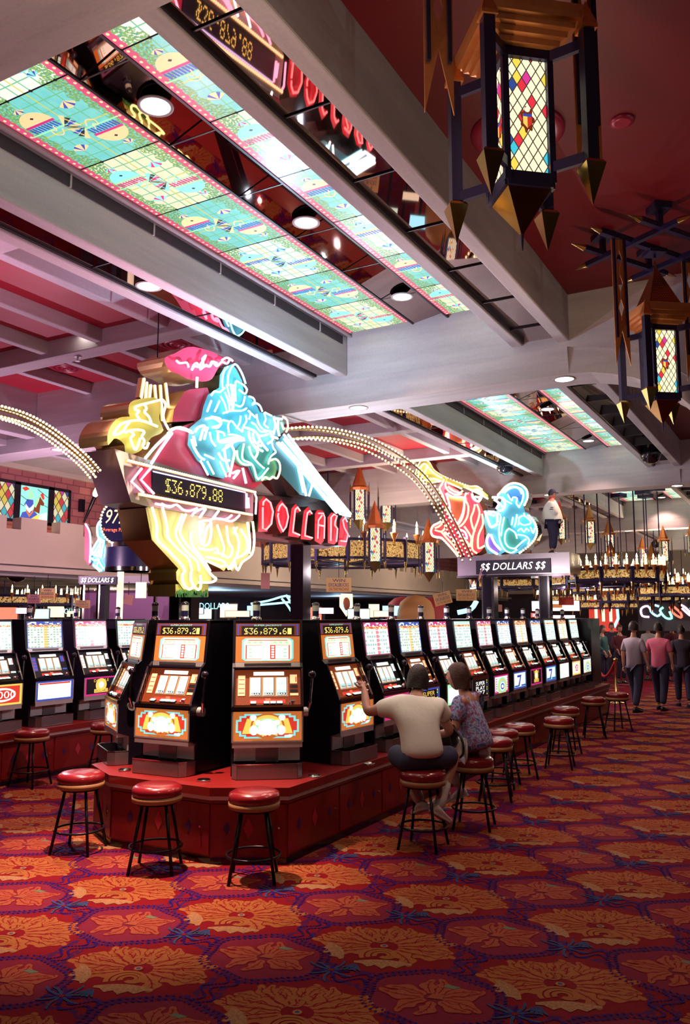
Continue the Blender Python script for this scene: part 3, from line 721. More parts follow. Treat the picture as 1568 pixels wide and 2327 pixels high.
# ------------------------------------------------------------------ slot machines
W2 = .30
def cab_mesh():
    b = MB(); prof = [(.30, 0), (.30, 1.29), (-.10, 1.29), (-.155, .925), (-.20, .885), (-.34, .575), (-.355, .57), (-.355, .285), (-.25, .25), (-.25, 0)]
    for s in (-1, 1):
        x0 = s*W2; x1 = s*(W2-.022)
        b.prism([(x0, y, z) for y, z in prof], (x1-x0, 0, 0), 'black_cab')
    b.box(-W2, W2, .28, .30, 0, 1.29, 'black_cab').box(-W2, W2, -.10, .30, 1.262, 1.29, 'black_cab').box(-W2, W2, -.24, .30, 0, .02, 'black_cab')
    b.box(-.278, .278, -.06, -.03, .9, 1.265, 'black_cab').box(-.278, .278, -.24, -.22, .02, .28, 'black_cab')
    # chrome strips framing the reel glass, deck and belly
    b.bar((-W2+.008, -.207, .888), (-W2+.008, -.347, .578), .016, .010, 'chrome').bar((W2-.008, -.207, .888), (W2-.008, -.347, .578), .016, .010, 'chrome')
    b.box(-.296, .296, -.215, -.16, .876, .892, 'black_gloss').box(-.296, .296, -.366, -.335, .538, .574, 'chrome').box(-.296, .296, -.368, -.34, .554, .560, 'black_gloss')
    b.box(-.296, .296, -.362, -.34, .288, .300, 'chrome_dull').box(-.296, -.284, -.362, -.34, .30, .54, 'chrome_dull').box(.284, .296, -.362, -.34, .30, .54, 'chrome_dull')
    b.box(-.290, .290, -.36, -.24, .245, .288, 'chrome_dull')
    # strip under the pay table with a nameplate
    b.prism([(-.278, -.158, .93), (.278, -.158, .93), (.278, -.165, .893), (-.278, -.165, .893)], (0, .04, 0), 'chrome_dull')
    b.box(-.20, .20, -.170, -.155, .902, .924, 'steel_tray')
    return b
def slope(u, w, d=0.0):
    """reel window: u across, w 0 (deck) .. 1 (top), d outwards"""
    y0, z0, y1, z1 = -.335, .580, -.200, .880
    n = V((0, -(z1-z0), (y1-y0))).normalized()
    return V((u, y0+(y1-y0)*w, z0+(z1-z0)*w)) + n*d
def quad(b, u0, u1, w0, w1, m, d=.0, f=slope): b.poly([f(u0, w0, d), f(u1, w0, d), f(u1, w1, d), f(u0, w1, d)], m)
def reel_panel(back, accent):
    b = MB(); quad(b, -.278, .278, .02, 1.0, back, -.03)
    quad(b, -.12, .14, .84, .94, 'glass_white', -.025)                     # lit slot over the reels
    quad(b, -.25, -.19, .30, .84, accent, -.025); quad(b, .19, .25, .62, .86, accent, -.025)
    for k in range(4): quad(b, -.245, -.195, .36+k*.12, .38+k*.12, 'glass_red', -.024)
    quad(b, .19, .255, .50, .58, 'glass_black', -.025); quad(b, .19, .255, .38, .46, 'glass_black', -.025); quad(b, .19, .26, .30, .36, accent, -.025)
    quad(b, .236, .246, .66, .80, 'glass_red', -.024)
    quad(b, -.15, .15, .10, .20, 'glass_red', -.027); quad(b, -.02, .025, .08, .22, 'red_dot', -.024)
    b.poly([slope(-.278, .03, -.03), slope(-.278, .03, .0), slope(.278, .03, .0), slope(.278, .03, -.03)], 'chrome_dull')
    for s in (-1, 1): b.poly([slope(s*.278, .02, -.03), slope(s*.278, .02, 0), slope(s*.278, 1, 0), slope(s*.278, 1, -.03)], 'chrome')
    return b
def reel_mesh(x):
    b = MB(); quad(b, x-.040, x+.040, .30, .78, 'glass_white', -.022); quad(b, x-.040, x+.040, .42, .52, 'glass_mint', -.0216); quad(b, x-.040, x+.040, .36, .44, 'reel_shade', -.0215); quad(b, x-.052, x+.052, .28, .80, 'glass_peach', -.026); quad(b, x-.049, x+.049, .285, .795, 'glass_brown', -.025)
    quad(b, x-.036, x+.036, .305, .37, 'mark_dark', -.0212)
    c = slope(x, .335, -.0205); ey = (slope(x, 1)-slope(x, 0)).normalized(); add_text(b, 'BAR', c, V((1, 0, 0)), ey, .016, 'glass_white', .062)
    for q in (-.022, .0, .022): b.poly([slope(x+q-.006, .58, -.021), slope(x+q+.006, .58, -.021), slope(x+q+.008, .66, -.021), slope(x+q-.008, .66, -.021)], 'reel_shade')
    quad(b, x-.047, x-.040, .30, .78, 'reel_shade', -.024)
    return b
def button_mesh():
    return MB().box(-.026, .026, -.016, .016, 0, .014, 'black_gloss').box(-.022, .022, -.013, .013, .014, .022, 'glass_mint')
def tray_mesh():
    b = MB()
    for m_, d in (('steel_tray', 0),):
        b.prism([(-.285, -.25, .005), (-.285, -.37, .005), (-.245, -.425, .005), (.245, -.425, .005), (.285, -.37, .005), (.285, -.25, .005)], (0, 0, .012), m_)
        ring = [(-.285, -.25), (-.285, -.37), (-.245, -.425), (.245, -.425), (.285, -.37), (.285, -.25)]
        for p, q in zip(ring, ring[1:]):
            b.bar((p[0], p[1], .062), (q[0], q[1], .062), .008, .115, m_); b.bar((p[0], p[1], .122), (q[0], q[1], .122), .012, .006, 'chrome')
    return b
def chute_mesh():
    b = MB().box(-.275, .275, -.262, -.245, .125, .248, 'chrome_dull').box(-.095, .095, -.270, -.255, .115, .235, 'steel_tray').box(-.075, .075, -.272, -.268, .095, .118, 'black_gloss')
    return b
def lever_mesh():
    return MB().cyl((.30, -.24, .52), (.345, -.24, .52), .040, 'chrome_dull').cyl((.338, -.24, .52), (.36, -.27, .60), .014, 'chrome').cyl((.36, -.27, .60), (.375, -.26, .80), .011, 'chrome')
def lamp_mesh(): return MB().lathe([(.045, 0), (.045, .02), (.034, .026), (.034, .04)], 'chrome', 16).lathe([(.032, .04), (.032, .085)], 'navy', 16)
def belly_mesh(kind):
    b = MB(); Y0 = -.356
    T = lambda u, w, d=0: (u*.284, Y0-.001*d, .302+.236*w)
    Q = lambda u0, u1, w0, w1, m, d: b.poly([T(u0, w0, d), T(u1, w0, d), T(u1, w1, d), T(u0, w1, d)], m)
    E = lambda cx, cy, rx, ry, m, d, n=20: b.poly([T(cx+rx*math.cos(2*PI*i/n), cy+ry*math.sin(2*PI*i/n), d) for i in range(n)], m)
    if kind == 'pie':
        b.box(-.284, .284, Y0, Y0+.01, .302, .538, 'glass_orange')
        st = lambda k: [T(x*k, .5+y*k2, 1) for x, y, k2 in []]
        def stepped(a, c, m, d):
            b.poly([T(-a, .5-c+.2, d), T(-a+.10, .5-c+.2, d), T(-a+.10, .5-c+.07, d), T(-a+.24, .5-c+.07, d), T(-a+.24, .5-c, d), T(a-.24, .5-c, d), T(a-.24, .5-c+.07, d), T(a-.10, .5-c+.07, d), T(a-.10, .5-c+.2, d), T(a, .5-c+.2, d),
                    T(a, .5+c-.2, d), T(a-.10, .5+c-.2, d), T(a-.10, .5+c-.07, d), T(a-.24, .5+c-.07, d), T(a-.24, .5+c, d), T(-a+.24, .5+c, d), T(-a+.24, .5+c-.07, d), T(-a+.10, .5+c-.07, d), T(-a+.10, .5+c-.2, d), T(-a, .5+c-.2, d)], m)
        stepped(.92, .42, 'glass_cyan', 1); stepped(.86, .36, 'glass_red', 2)
        b.poly([T(-.74, .24, 3), T(.74, .24, 3), T(.60, .76, 3), T(-.60, .76, 3)], 'glass_yellow')
        E(0, .50, .50, .44, 'glass_orange', 4); E(0, .52, .44, .36, 'glass_yellow', 5); E(0, .47, .36, .30, 'glass_green', 6)
        E(0, .46, .27, .28, 'glass_white', 7)
        for s in (-1, 1):
            E(s*.42, .80, .10, .08, 'glass_white', 8); E(s*.40, .36, .12, .17, 'glass_white', 8); E(s*.28, .62, .09, .09, 'glass_white', 8); E(s*.22, .30, .08, .10, 'glass_white', 8)
            b.poly([T(s*.36, .78, 9), T(s*.50, .80, 9), T(s*.48, .70, 9), T(s*.36, .68, 9)], 'glass_white')
        for i in range(5): E(-.26+i*.13, .165+abs(i-2)*.018, .035, .035, ('glass_orange', 'glass_peach', 'glass_red')[i % 3], 9, 10)
        Q(.50, .72, .12, .19, 'glass_white', 8)
    else:
        bg, fr, ink = kind[1:]
        b.box(-.284, .284, Y0, Y0+.01, .302, .538, fr); Q(-.90, .90, .09, .91, bg, 1)
        if kind[0] == 'seven':
            Q(-.80, .80, .25, .85, 'glass_white', 2); b.poly([T(-.35, .12, 3), T(-.1, .12, 3), T(.25, .8, 3), T(-.45, .8, 3), T(-.45, .66, 3), T(.0, .66, 3)], ink); Q(-.88, -.30, .11, .20, ink, 3); Q(.2, .88, .11, .20, ink, 3)
        elif kind[0] == 'text':
            E(0, .55, .34, .36, ink, 2); Q(-.42, .42, .14, .34, ink, 2); E(0, .56, .16, .17, 'glass_white', 3); add_text(b, 'DOUBLE', T(0, .80, 4), (1, 0, 0), (0, 0, 1), .035, ink, .26); add_text(b, 'DOLLARS', T(0, .24, 4), (1, 0, 0), (0, 0, 1), .035, bg, .2)
        elif kind[0] == 'big':
            E(0, .5, .70, .34, 'glass_white', 2); E(.1, .5, .5, .24, ink, 3); add_text(b, '5000', T(.1, .5, 4), (1, 0, 0), (0, 0, 1), .085, 'glass_white', .34)
        elif kind[0] == 'super':
            for r in range(3): add_text(b, ('SUPER', 'PLAY', '777')[r], T(0, .75-.25*r, 2), (1, 0, 0), (0, 0, 1), .048, ink, .32)
            for i in range(7): E(.82, .14+i*.12, .05, .05, ('glass_yellow', 'glass_blue', 'glass_green')[i % 3], 3, 8)
        elif kind[0] == 'rainbow':
            for i, mm in enumerate(('glass_green', 'glass_yellow', 'glass_cyan', 'glass_mint', 'glass_blue', 'glass_white')): E(.1, .35, .7-.11*i, .5-.08*i, mm, 2+i)
            for i in range(6): Q(-.88, -.70, .12+i*.13, .17+i*.13, 'glass_magenta', 9); Q(.70, .88, .12+i*.13, .17+i*.13, 'glass_magenta', 9)
        else:
            for i in range(8): Q(-.8, .8, .14+i*.095, .19+i*.095, 'glass_white', 2)
            E(0, .5, .3, .3, 'glass_white', 3); Q(-.85, .85, .82, .90, ink, 3)
    return b
PT = lambda u, w, d=0.0: V((u, -.157+.040*w-d, .932+.330*w))     # pay-table plane
def paytable_mesh(mt):
    b = MB(); return b.add([PT(-.276, .0), PT(.276, .0), PT(.276, 1.0), PT(-.276, 1.0)], [(0, 1, 2, 3)], mt)
def prog_table():
    b = MB(); f = lambda u, w, d=0.0: PT(u, w, d)
    quad(b, -.276, .276, 0, .665, 'glass_orange', 0, f)
    def octo(a, w0, w1, c, m, d): b.poly([f(-a+c, w0, d), f(a-c, w0, d), f(a, w0+c*2, d), f(a, w1-c*2, d), f(a-c, w1, d), f(-a+c, w1, d), f(-a, w1-c*2, d), f(-a, w0+c*2, d)], m)
    octo(.222, .03, .62, .03, 'glass_cyan', .001); octo(.205, .05, .60, .03, 'glass_cream', .002)
    quad(b, -.19, .19, .08, .44, 'glass_red', .003, f); quad(b, -.18, .18, .09, .43, 'glass_white', .004, f)
    quad(b, .02, .065, .09, .44, 'glass_red', .005, f); quad(b, -.05, .015, .06, .60, 'glass_white', .005, f)
    for k in range(5): quad(b, .03, .055, .11+k*.065, .155+k*.065, 'glass_white', .006, f)
    for k in range(3):
        for s in (-1, 1): quad(b, s*.16-.012+.05*k*-s, s*.16+.012+.05*k*-s, .49, .53, 'glass_green', .006, f); quad(b, s*.15-.015, s*.15+.015, .14+.09*k, .17+.09*k, 'glass_green', .006, f)
    quad(b, -.17, .17, .555, .575, 'glass_red', .006, f)
    return b
def jackpot_mesh(t):
    b = MB(); f = PT
    quad(b, -.276, .276, .685, 1.0, 'glass_brown', 0, f); quad(b, -.262, .262, .69, .975, 'glass_blue', .0005, f); quad(b, -.250, .250, .69, .955, 'glass_brown', .001, f); quad(b, -.228, .228, .70, .93, 'glass_black', .0015, f)
    ey = (PT(0, 1)-PT(0, 0)).normalized()
    add_dots(b, t, PT(0, .80, .003), V((1, 0, 0)), ey, .41, .054, 'amber_dot')
    add_text(b, 'SUPER JACKPOT', PT(0, .945, .003), V((1, 0, 0)), ey, .018, 'glass_green', .24)
    return b
def machine(label, loc, rz, kind, pay=None, jackpot=None, back='glass_brown', accent='glass_peach', group=None):
    t = thing('slot_machine', label, 'slot machine', loc, rz, group)
    put = lambda name, key, fn, p=t: link(bpy.data.objects.new(name, cached(key, fn)), p)
    put('cabinet', 'cab', cab_mesh)
    if jackpot: put('pay_table', 'prog', prog_table); put('jackpot_display', 'jp'+jackpot, lambda: jackpot_mesh(jackpot))
    else:
        me = cached('pay'+pay, lambda: paytable_mesh(pay))
        if not me.uv_layers:
            uv = me.uv_layers.new(name='UVMap')
            for li, c in enumerate([(0, 0), (1, 0), (1, 1), (0, 1)]): uv.data[li].uv = c
        link(bpy.data.objects.new('pay_table', me), t)
    rp = put('reel_window', 'rp'+back+accent, lambda: reel_panel(back, accent))
    for i, x in enumerate((-.100, .01, .120)): put('reel', 'reel%d' % i, lambda: reel_mesh(x), rp)
    for x in (-.12, -.01, .045, .10):
        o = put('button', 'btn', button_mesh); o.location = slope(x, .045, .004); o.rotation_euler = (.35, 0, 0)
    o = put('coin_slot', 'coin', lambda: MB().cyl((0, 0, 0), (0, 0, .02), .024, 'chrome', n=14).box(-.004, .03, -.012, .012, .02, .032, 'chrome')); o.location = slope(.20, .055, .004); o.rotation_euler = (.35, 0, 0)
    put('belly_glass', 'belly'+str(kind), lambda: belly_mesh(kind))
    put('chute_plate', 'chute', chute_mesh); put('coin_tray', 'tray', tray_mesh)
    lv = put('lever', 'lever', lever_mesh); put('lever_knob', 'lvk', lambda: MB().ball((.375, -.26, .83), .034, 'black_gloss', 12, 8), lv)
    lp = put('service_lamp', 'lamp', lamp_mesh); lp.location = (-.10, .05, 1.29)
    put('lamp_glass', 'lampg', lambda: MB().lathe([(.034, .085), (.034, .14)], 'glass_lamp', 16).lathe([(.036, .14), (.034, .158), (.012, .170)], 'black_gloss', 16), lp)
    return t
def front_at(px, py, z, ang, d=.425):
    """tray front centre at a surveyed point of the plinth top; returns machine origin"""
    p = atz(px, py, z); n = V((math.sin(ang), -math.cos(ang), 0)); return (p.x-n.x*d, p.y-n.y*d, BT)
a1, a2, a3 = R(-34), R(2), R(36)
machine('jackpot slot machine on the far left of the rounded end, turned away to the left', front_at(232, 1730, BT, a1), a1, 'pie', jackpot='$36,879.2')
machine('jackpot slot machine whose display reads $36,879.2, behind the middle front stool', front_at(352, 1762, BT, a2), a2, 'pie', jackpot='$36,879.2#')
machine('jackpot slot machine facing the camera, display reading $36,879.6, with a chrome coin tray', front_at(607, 1772, BT, a3), a3, 'pie', jackpot='$36,879.6#')
machine('jackpot slot machine at the right corner of the rounded end, display seen obliquely', (-4.13, 6.95, BT), R(87), 'pie', jackpot='$36,879.6')
rows = [('pay_magenta', ('plain', 'glass_mint', 'glass_magenta', 'glass_magenta'), 'behind the man in the white shirt'), ('pay_blue', ('super', 'glass_black', 'glass_blue', 'glass_yellow'), 'between the seated man and woman'),
        ('pay_magenta', ('plain', 'glass_mint', 'glass_green', 'glass_green'), "behind the seated woman's head"), ('pay_mint', ('super', 'glass_black', 'glass_black', 'glass_white'), 'with a red-lettered belly glass, just right of the seated woman'),
        ('pay_magenta', ('rainbow', 'glass_mint', 'glass_magenta', 'glass_yellow'), 'with a rainbow on its belly glass'), ('pay_navy', ('seven', 'glass_mint', 'glass_navy' if 0 else 'glass_blue', 'glass_blue'), 'with a big blue seven below, right of the rainbow one'),
        ('pay_orange', ('text', 'glass_black', 'glass_magenta', 'glass_yellow'), 'with a black belly glass and yellow emblem, in the long row'), ('pay_navy', ('seven', 'glass_cyan', 'glass_blue', 'glass_blue'), 'with a cyan belly glass and seven, right of the black and yellow one'),
        ('pay_mint', ('plain', 'glass_white', 'glass_mint', 'glass_mint'), 'with an all white belly glass, fourth from the far end'), ('pay_orange', ('big', 'glass_cream', 'glass_yellow', 'glass_red'), 'with a red oval on its belly glass, next to the far end'),
        ('pay_mint', ('rainbow', 'glass_white', 'glass_mint', 'glass_cyan'), 'last in the long row, at the far end')]
for i, (pay, kind, lab) in enumerate(rows):
    machine('slot machine ' + lab, (-4.13, 7.77+.812*i, BT), PI/2, kind, pay, None, ('glass_black', 'glass_brown')[i % 2], ('glass_mint', 'glass_peach')[i % 2], 'slot machines in the long row')
machine('slot machine at the left picture edge with a red 500 belly glass', (-8.62, 6.57, BT), PI/2, ('big', 'glass_red', 'glass_yellow', 'glass_red'), 'pay_mint', None, 'glass_black', 'glass_mint', 'slot machines on the left bank')
machine('slot machine with a blue frame and all white belly glass, on the left bank', (-8.62, 7.35, BT), PI/2, ('plain', 'glass_white', 'glass_blue', 'glass_red'), 'pay_blue', None, 'glass_black', 'glass_blue', 'slot machines on the left bank')
machine('slot machine with black and yellow belly glass, third on the left bank', (-8.62, 8.12, BT), PI/2, ('text', 'glass_black', 'glass_magenta', 'glass_yellow'), 'pay_magenta', None, 'glass_black', 'glass_mint', 'slot machines on the left bank')
machine('slot machine half hidden behind the one at the left end of the rounded bank', (-8.62, 8.89, BT), PI/2, ('seven', 'glass_mint', 'glass_blue', 'glass_blue'), 'pay_mint', None, 'glass_black', 'glass_mint', 'slot machines on the left bank')
# row backing behind the machines
obj_b = obj('row_end_panel', MB().box(-4.88, -4.57, 7.5, YE-.05, BT, 1.86, 'black_cab').box(-4.88, -3.80, YE-.80, YE-.05, BT, 1.87, 'black_cab'))
tag(obj_b, 'dark panelled partition closing the far end of the long machine row', 'panel')
# ashtrays on the plinth
for i, (px, py) in enumerate([(283, 1749), (463, 1772), (714, 1763), (838, 1735)]):
    o = obj('ashtray', MB().lathe([(.05, 0), (.055, .012), (.05, .016), (.042, .006), (.0, .006)], 'chrome', 24)); p = atz(px, py, BT+.01); o.location = (p.x, p.y, BT)
    tag(o, ['small chrome ashtray in front of the left machine of the rounded end', 'small chrome ashtray left of the machine facing the camera', 'small chrome ashtray right of the machine facing the camera', 'small chrome ashtray near the seated man'][i], 'ashtray', 'ashtrays on the plinth')
# ------------------------------------------------------------------ stools
def cushion_mesh():
    return MB().lathe([(.0, .635), (.10, .634), (.155, .628), (.183, .612), (.191, .590), (.188, .560), (.183, .550), (.0, .550)], 'stool_red', 36)
def stool(label, x, y, rz=0.0, group='red bar stools', s=1.0):
    t = thing('bar_stool', label, 'stool', (x, y, 0), rz, group)
    put = lambda name, key, fn: link(bpy.data.objects.new(name, cached(key, fn)), t)
    put('cushion', 'st_cush', cushion_mesh); put('seat_band', 'st_band', lambda: MB().lathe([(.178, .505), (.190, .510), (.190, .548), (.178, .551)], 'stool_tan', 36))
    put('seat_plate', 'st_plate', lambda: MB().cyl((0, 0, .49), (0, 0, .51), .16, 'iron', n=24))
    for i in range(4):
        a = PI/4+i*PI/2
        put('leg', 'st_leg%d' % i, lambda: MB().tube([(.125*math.cos(a), .125*math.sin(a), .50), (.232*math.cos(a), .232*math.sin(a), .004)], .0125, 'iron', 8))
    put('foot_ring', 'st_ring', lambda: MB().tube([(.196*math.cos(2*PI*i/32), .196*math.sin(2*PI*i/32), .175) for i in range(32)], .0095, 'iron', 6, True))
    return t
for lab, x, y, rz in [('red stool left of the rounded plinth, on the bright carpet', -5.38, 5.10, .35), ('red stool in front of the machine reading $36,879.2', -4.48, 5.02, .5), ('red stool standing in front of the machine that faces the camera', -3.70, 5.20, .55),
    ('stool the man in the white shirt sits on', -2.96, 6.58, .1), ('stool the woman in the floral blouse sits on', -2.83, 7.42, .2), ('stool right behind the seated woman', -3.05, 8.64, .3), ('stool second beyond the seated woman', -3.20, 9.31, .1),
    ('stool third beyond the seated woman, close to the plinth', -3.19, 9.92, .6), ('stool pulled out furthest into the aisle, bright cushion', -2.95, 10.80, .15), ('stool just beyond the one pulled into the aisle', -3.19, 12.06, .5),
    ('stool second from the far end of the row', -3.19, 13.75, .3), ('stool farthest down the row, near the walking crowd', -3.02, 14.75, .7), ('stool in front of the left bank near the picture edge', -7.87, 6.70, .2), ('stool half hidden behind the left end machine', -7.60, 7.58, .5)]:
    stool(lab, x, y, rz)
# ------------------------------------------------------------------ the knight sign: a double-sided neon sign standing along the bank
CROPS = {'A': (180, 780, 5.058), 'B': (390, 790, 5.227), 'C': (180, 1040, 5.058), 'D': (330, 1120, 5.058), 'E': (560, 960, 6.272), 'F': (930, 1030, 8.711), 'G': (1080, 1080, 6.533), 'P': (0, 0, 1)}
def px(s):
    c, *n = s.split(); ox, oy, k = CROPS[c]; n = [float(v) for v in n]
    return [(ox+n[i]/k, oy+n[i+1]/k) for i in range(0, len(n), 2)]
XS, XBK = -5.12, -5.46                                                 # front and back faces of the sign
def PS(s, d=0.0): return [atx(x, y, XS) + V((d, 0, 0)) for x, y in px(s)]
sgn = thing('knight_neon_sign', 'huge neon sign of a jousting knight on horseback with jackpot display and red DOLLARS letters', 'neon sign', (-5.29, 6.3, 0))
sgn_inv = sgn.location.copy()
def sput(name, mb, label=None, bevel=0, parent=None):
    mb.v = [tuple(V(v)-sgn_inv) for v in mb.v]
    return obj(name, mb, parent or sgn, bevel, None, label)
BK = V((XBK-XS, 0, 0))
def solid(name, s, face, side, d=0.0, label=None, sub=2, back=BK):
    pts = PS(s, d)
    if sub > 1: pts = smooth_pts(pts, sub, True)
    return sput(name, MB().prism(pts, back, face, side), label)
plume = solid('tail', 'A 565 800 575 705 620 660 700 640 850 622 920 660 940 720 928 800 920 880 970 1000 900 1055 830 1085 740 1200 680 1250 590 1280 530 1260 520 1170 460 1110 400 1095 335 1170 325 1060 360 960 420 880 500 845 580 842', 'face_yellow', 'gold_sheet', 0, 'yellow horse tail in a gold tin case')
blank = solid('horse_body', 'P 334 1058 380 986 405 972 440 960 560 968 604 1010 600 1092 565 1122 500 1108 445 1094 380 1078', 'face_red', 'gold_sheet', 0, 'rosy red horse body', 1)
solid('scarf', 'P 374 813 397 803 417 792 440 788 482 799 499 809 516 820 500 832 491 845 482 861 467 867 448 866 425 861 405 850 390 845 378 832', 'face_red', 'gold_sheet', 0, 'fluttering pink scarf in a rolled gold case')
solid('cape', 'P 395 958 399 930 413 906 424 889 436 884 475 880 482 900 470 955', 'face_red', 'gold_sheet', -.02, 'red bell-shaped cape', 1)
knight = solid('knight_body', 'B 535 480 545 330 600 235 690 200 740 262 810 400 832 530 905 600 965 655 1022 770 1130 800 1260 825 1312 900 1300 1000 1200 1100 1172 1250 1110 1300 1200 1342 1220 1430 1180 1560 1060 1585 960 1600 880 1420 770 1400 690 1330 640 1480 590 1560 430 1525 340 1400 270 1340 160 1160 180 960 320 845 350 700 400 570 470 520', 'face_cyan', 'silver_sheet', .03, 'blue armoured knight', 1)
solid('horse_head', 'B 780 1150 1000 1130 1160 1240 1110 1305 1190 1345 1215 1430 1180 1560 1060 1582 960 1598 890 1410 770 1395 700 1330 720 1230', 'face_green', 'silver_sheet', .045, 'pale horse head', 1)
lance = solid('lance', 'E 320 325 440 245 520 150 1120 860 1455 1330 1400 1372 1200 1190 1100 1122 860 1062 740 1032 430 700 340 560', 'face_teal', 'silver_sheet', .02, 'teal lance with white tubes', 1)
legs = solid('horse_legs', 'D 5 170 75 540 380 870 355 910 360 1000 440 1110 560 1120 600 1050 740 1040 768 985 650 770 850 865 905 900 930 860 1000 900 1100 800 1190 715 1212 310 1100 262 600 180 120 130', 'face_pale', 'gold_dark', 0, 'pale yellow horse legs in a dark gold case', 1)
solid('grass_base', 'D 358 1050 735 1050 735 1195 358 1185', 'face_yellow', 'gold_dark', -.01, 'gold base with painted grass', 1)
g = MB()
for i in range(26):
    p = atx(402+i*2.7, 1350-(i*7 % 11), XS+.005); q = atx(402+i*2.7, 1357, XS+.005); g.bar(p, q, .035, .004, 'face_grass', (1, 0, 0))
sput('painted_grass', g)
# the display box: its slanted left end is brown sheet metal
dp = PS('P 256 1020 294 1141 330 1151 562 1190 572 1182 572 1112 430 1076', .02)
sput('display_box', MB().prism(dp, BK+V((-.02, 0, 0)), 'face_grey', 'brown_sheet'), 'grey box with a brown slanted end')
sc_ = MB().prism(PS('P 337 1072 549 1120 548 1169 337 1117', .05), (-.02, 0, 0), 'face_black', 'face_black').prism(PS('P 338 1071 549 1119 549 1121.5 338 1074', .055), (-.01, 0, 0), 'neon_violet')
sc_.prism(PS('P 313 1060 337 1066 337 1122 330 1120 308 1090', .035), (-.01, 0, 0), 'face_red')
sput('display_screen', sc_, 'dark screen with amber dot digits')
c = atx(444, 1116, XS+.056); ey = V((0, 0, 1)); y0, y1 = atx(381, 1104, XS).y, atx(509, 1132, XS).y; ex = (atx(509, 1137.5, XS)-atx(381, 1106, XS)).normalized()
for i_, ch_ in enumerate('$36,879.88'):
    dg = MB(); cw = (y1-y0)/59; add_dots(dg, ch_, c+V((0, (i_*6+2.5-29.5)*cw, 0)), V((0, 1, 0)), ey, cw*5, .128, 'amber_dot', .72); sput('digit', dg)
# neon tubing
def neon(name, mat, lines, r=.0115, d=.06, sm=3, label=None):
    b = MB()
    for s in lines:
        P = PS(s, d); P = smooth_pts(P, sm) if sm > 1 else P
        b.tube(P, r, mat, 6)
    return sput(name, b, label)
neon('tail_tubes', 'neon_yellow', ['A 970 1000 920 900 910 820 935 720 900 660 840 670 760 690 680 710 600 735 580 770 630 790 600 830 640 890', 'A 690 710 715 760 690 800 740 850 770 920', 'A 840 965 700 910 600 895 500 910 430 935 380 980 340 1050 350 1065 440 1025 480 960 520 920', 'A 470 1040 530 1010 640 1005 690 1030 660 1080 690 1130 670 1190 710 1215 740 1150', 'A 540 1030 570 1060 530 1100 560 1190 590 1230 620 1170 640 1100'], label='yellow neon outlining the tail')
neon('body_tubes', 'neon_white', ['A 700 1330 830 1180 960 1060', 'A 770 1390 880 1220 1010 1040', 'A 960 1050 1040 985 1150 1000 1250 1040', 'A 1000 1000 1100 975 1230 1020', 'A 1300 400 1295 520'], .013)
neon('scarf_tubes', 'neon_pink', ['A 1060 210 1100 240 1180 235 1200 290', 'A 1240 320 1260 260 1300 240 1330 290 1370 250 1360 190 1400 150', 'A 1340 310 1400 260 1440 280 1470 220 1530 240', 'B 180 270 220 230 260 240 290 200 330 150 350 100', 'B 280 270 340 230 400 230 430 180 480 230 540 180 600 200 640 150 670 170', 'B 540 160 600 130 660 160'])
neon('chevrons', 'neon_pink', ['C 660 130 540 280 680 410', 'C 770 120 650 260 800 420', 'D 1110 10 1110 180', 'D 1205 10 1225 60 1215 250', 'D 1130 60 1135 180'], .012, .06, 1)
neon('knight_tubes', 'neon_cyan', ['B 535 490 530 400 550 300 600 240', 'B 600 470 600 360 640 250 690 210 740 270 780 350 810 440', 'B 690 650 690 420 740 430 790 460 825 510 800 560 730 510', 'B 800 590 780 680 740 710 690 690', 'B 400 580 440 530 500 540 560 490', 'B 350 770 400 640', 'B 440 770 500 640', 'B 510 590 560 680 590 790', 'B 560 540 600 640 620 760', 'B 630 440 650 600 650 760', 'B 660 450 670 600 660 750', 'B 580 450 610 560 640 700', 'B 820 730 760 760 640 760 540 790',
      'B 850 590 900 610 920 650 890 680', 'B 890 690 930 670 980 700 1010 770', 'B 840 760 870 790 850 860', 'B 860 780 930 840', 'B 940 800 960 900 1020 980 1140 1010', 'B 1030 780 1050 860 1030 920 1080 960', 'B 1040 780 1120 820', 'B 750 820 740 900 700 970', 'B 810 810 820 880 780 950 770 1010', 'B 880 900 930 930 980 1000 1060 1010', 'B 610 1020 600 930 640 880 700 950 770 1010', 'B 400 830 500 850 520 900 480 960 420 960', 'B 460 1000 540 1020 560 1060', 'B 540 870 620 890', 'B 320 1280 430 1330', 'B 380 1010 400 1110 450 1180', 'B 600 1040 700 1050 790 1090', 'B 1120 1130 1140 1200 1170 1250 1110 1300 1080 1390', 'B 850 1180 880 1280 960 1380 1030 1440', 'B 790 1150 770 1260 780 1340 870 1380 910 1440 960 1570 1080 1440', 'B 350 1360 430 1510', 'B 270 1350 360 1520', 'B 500 1360 580 1540'], .0105, .075, 3, 'white-blue neon drawing the armour')
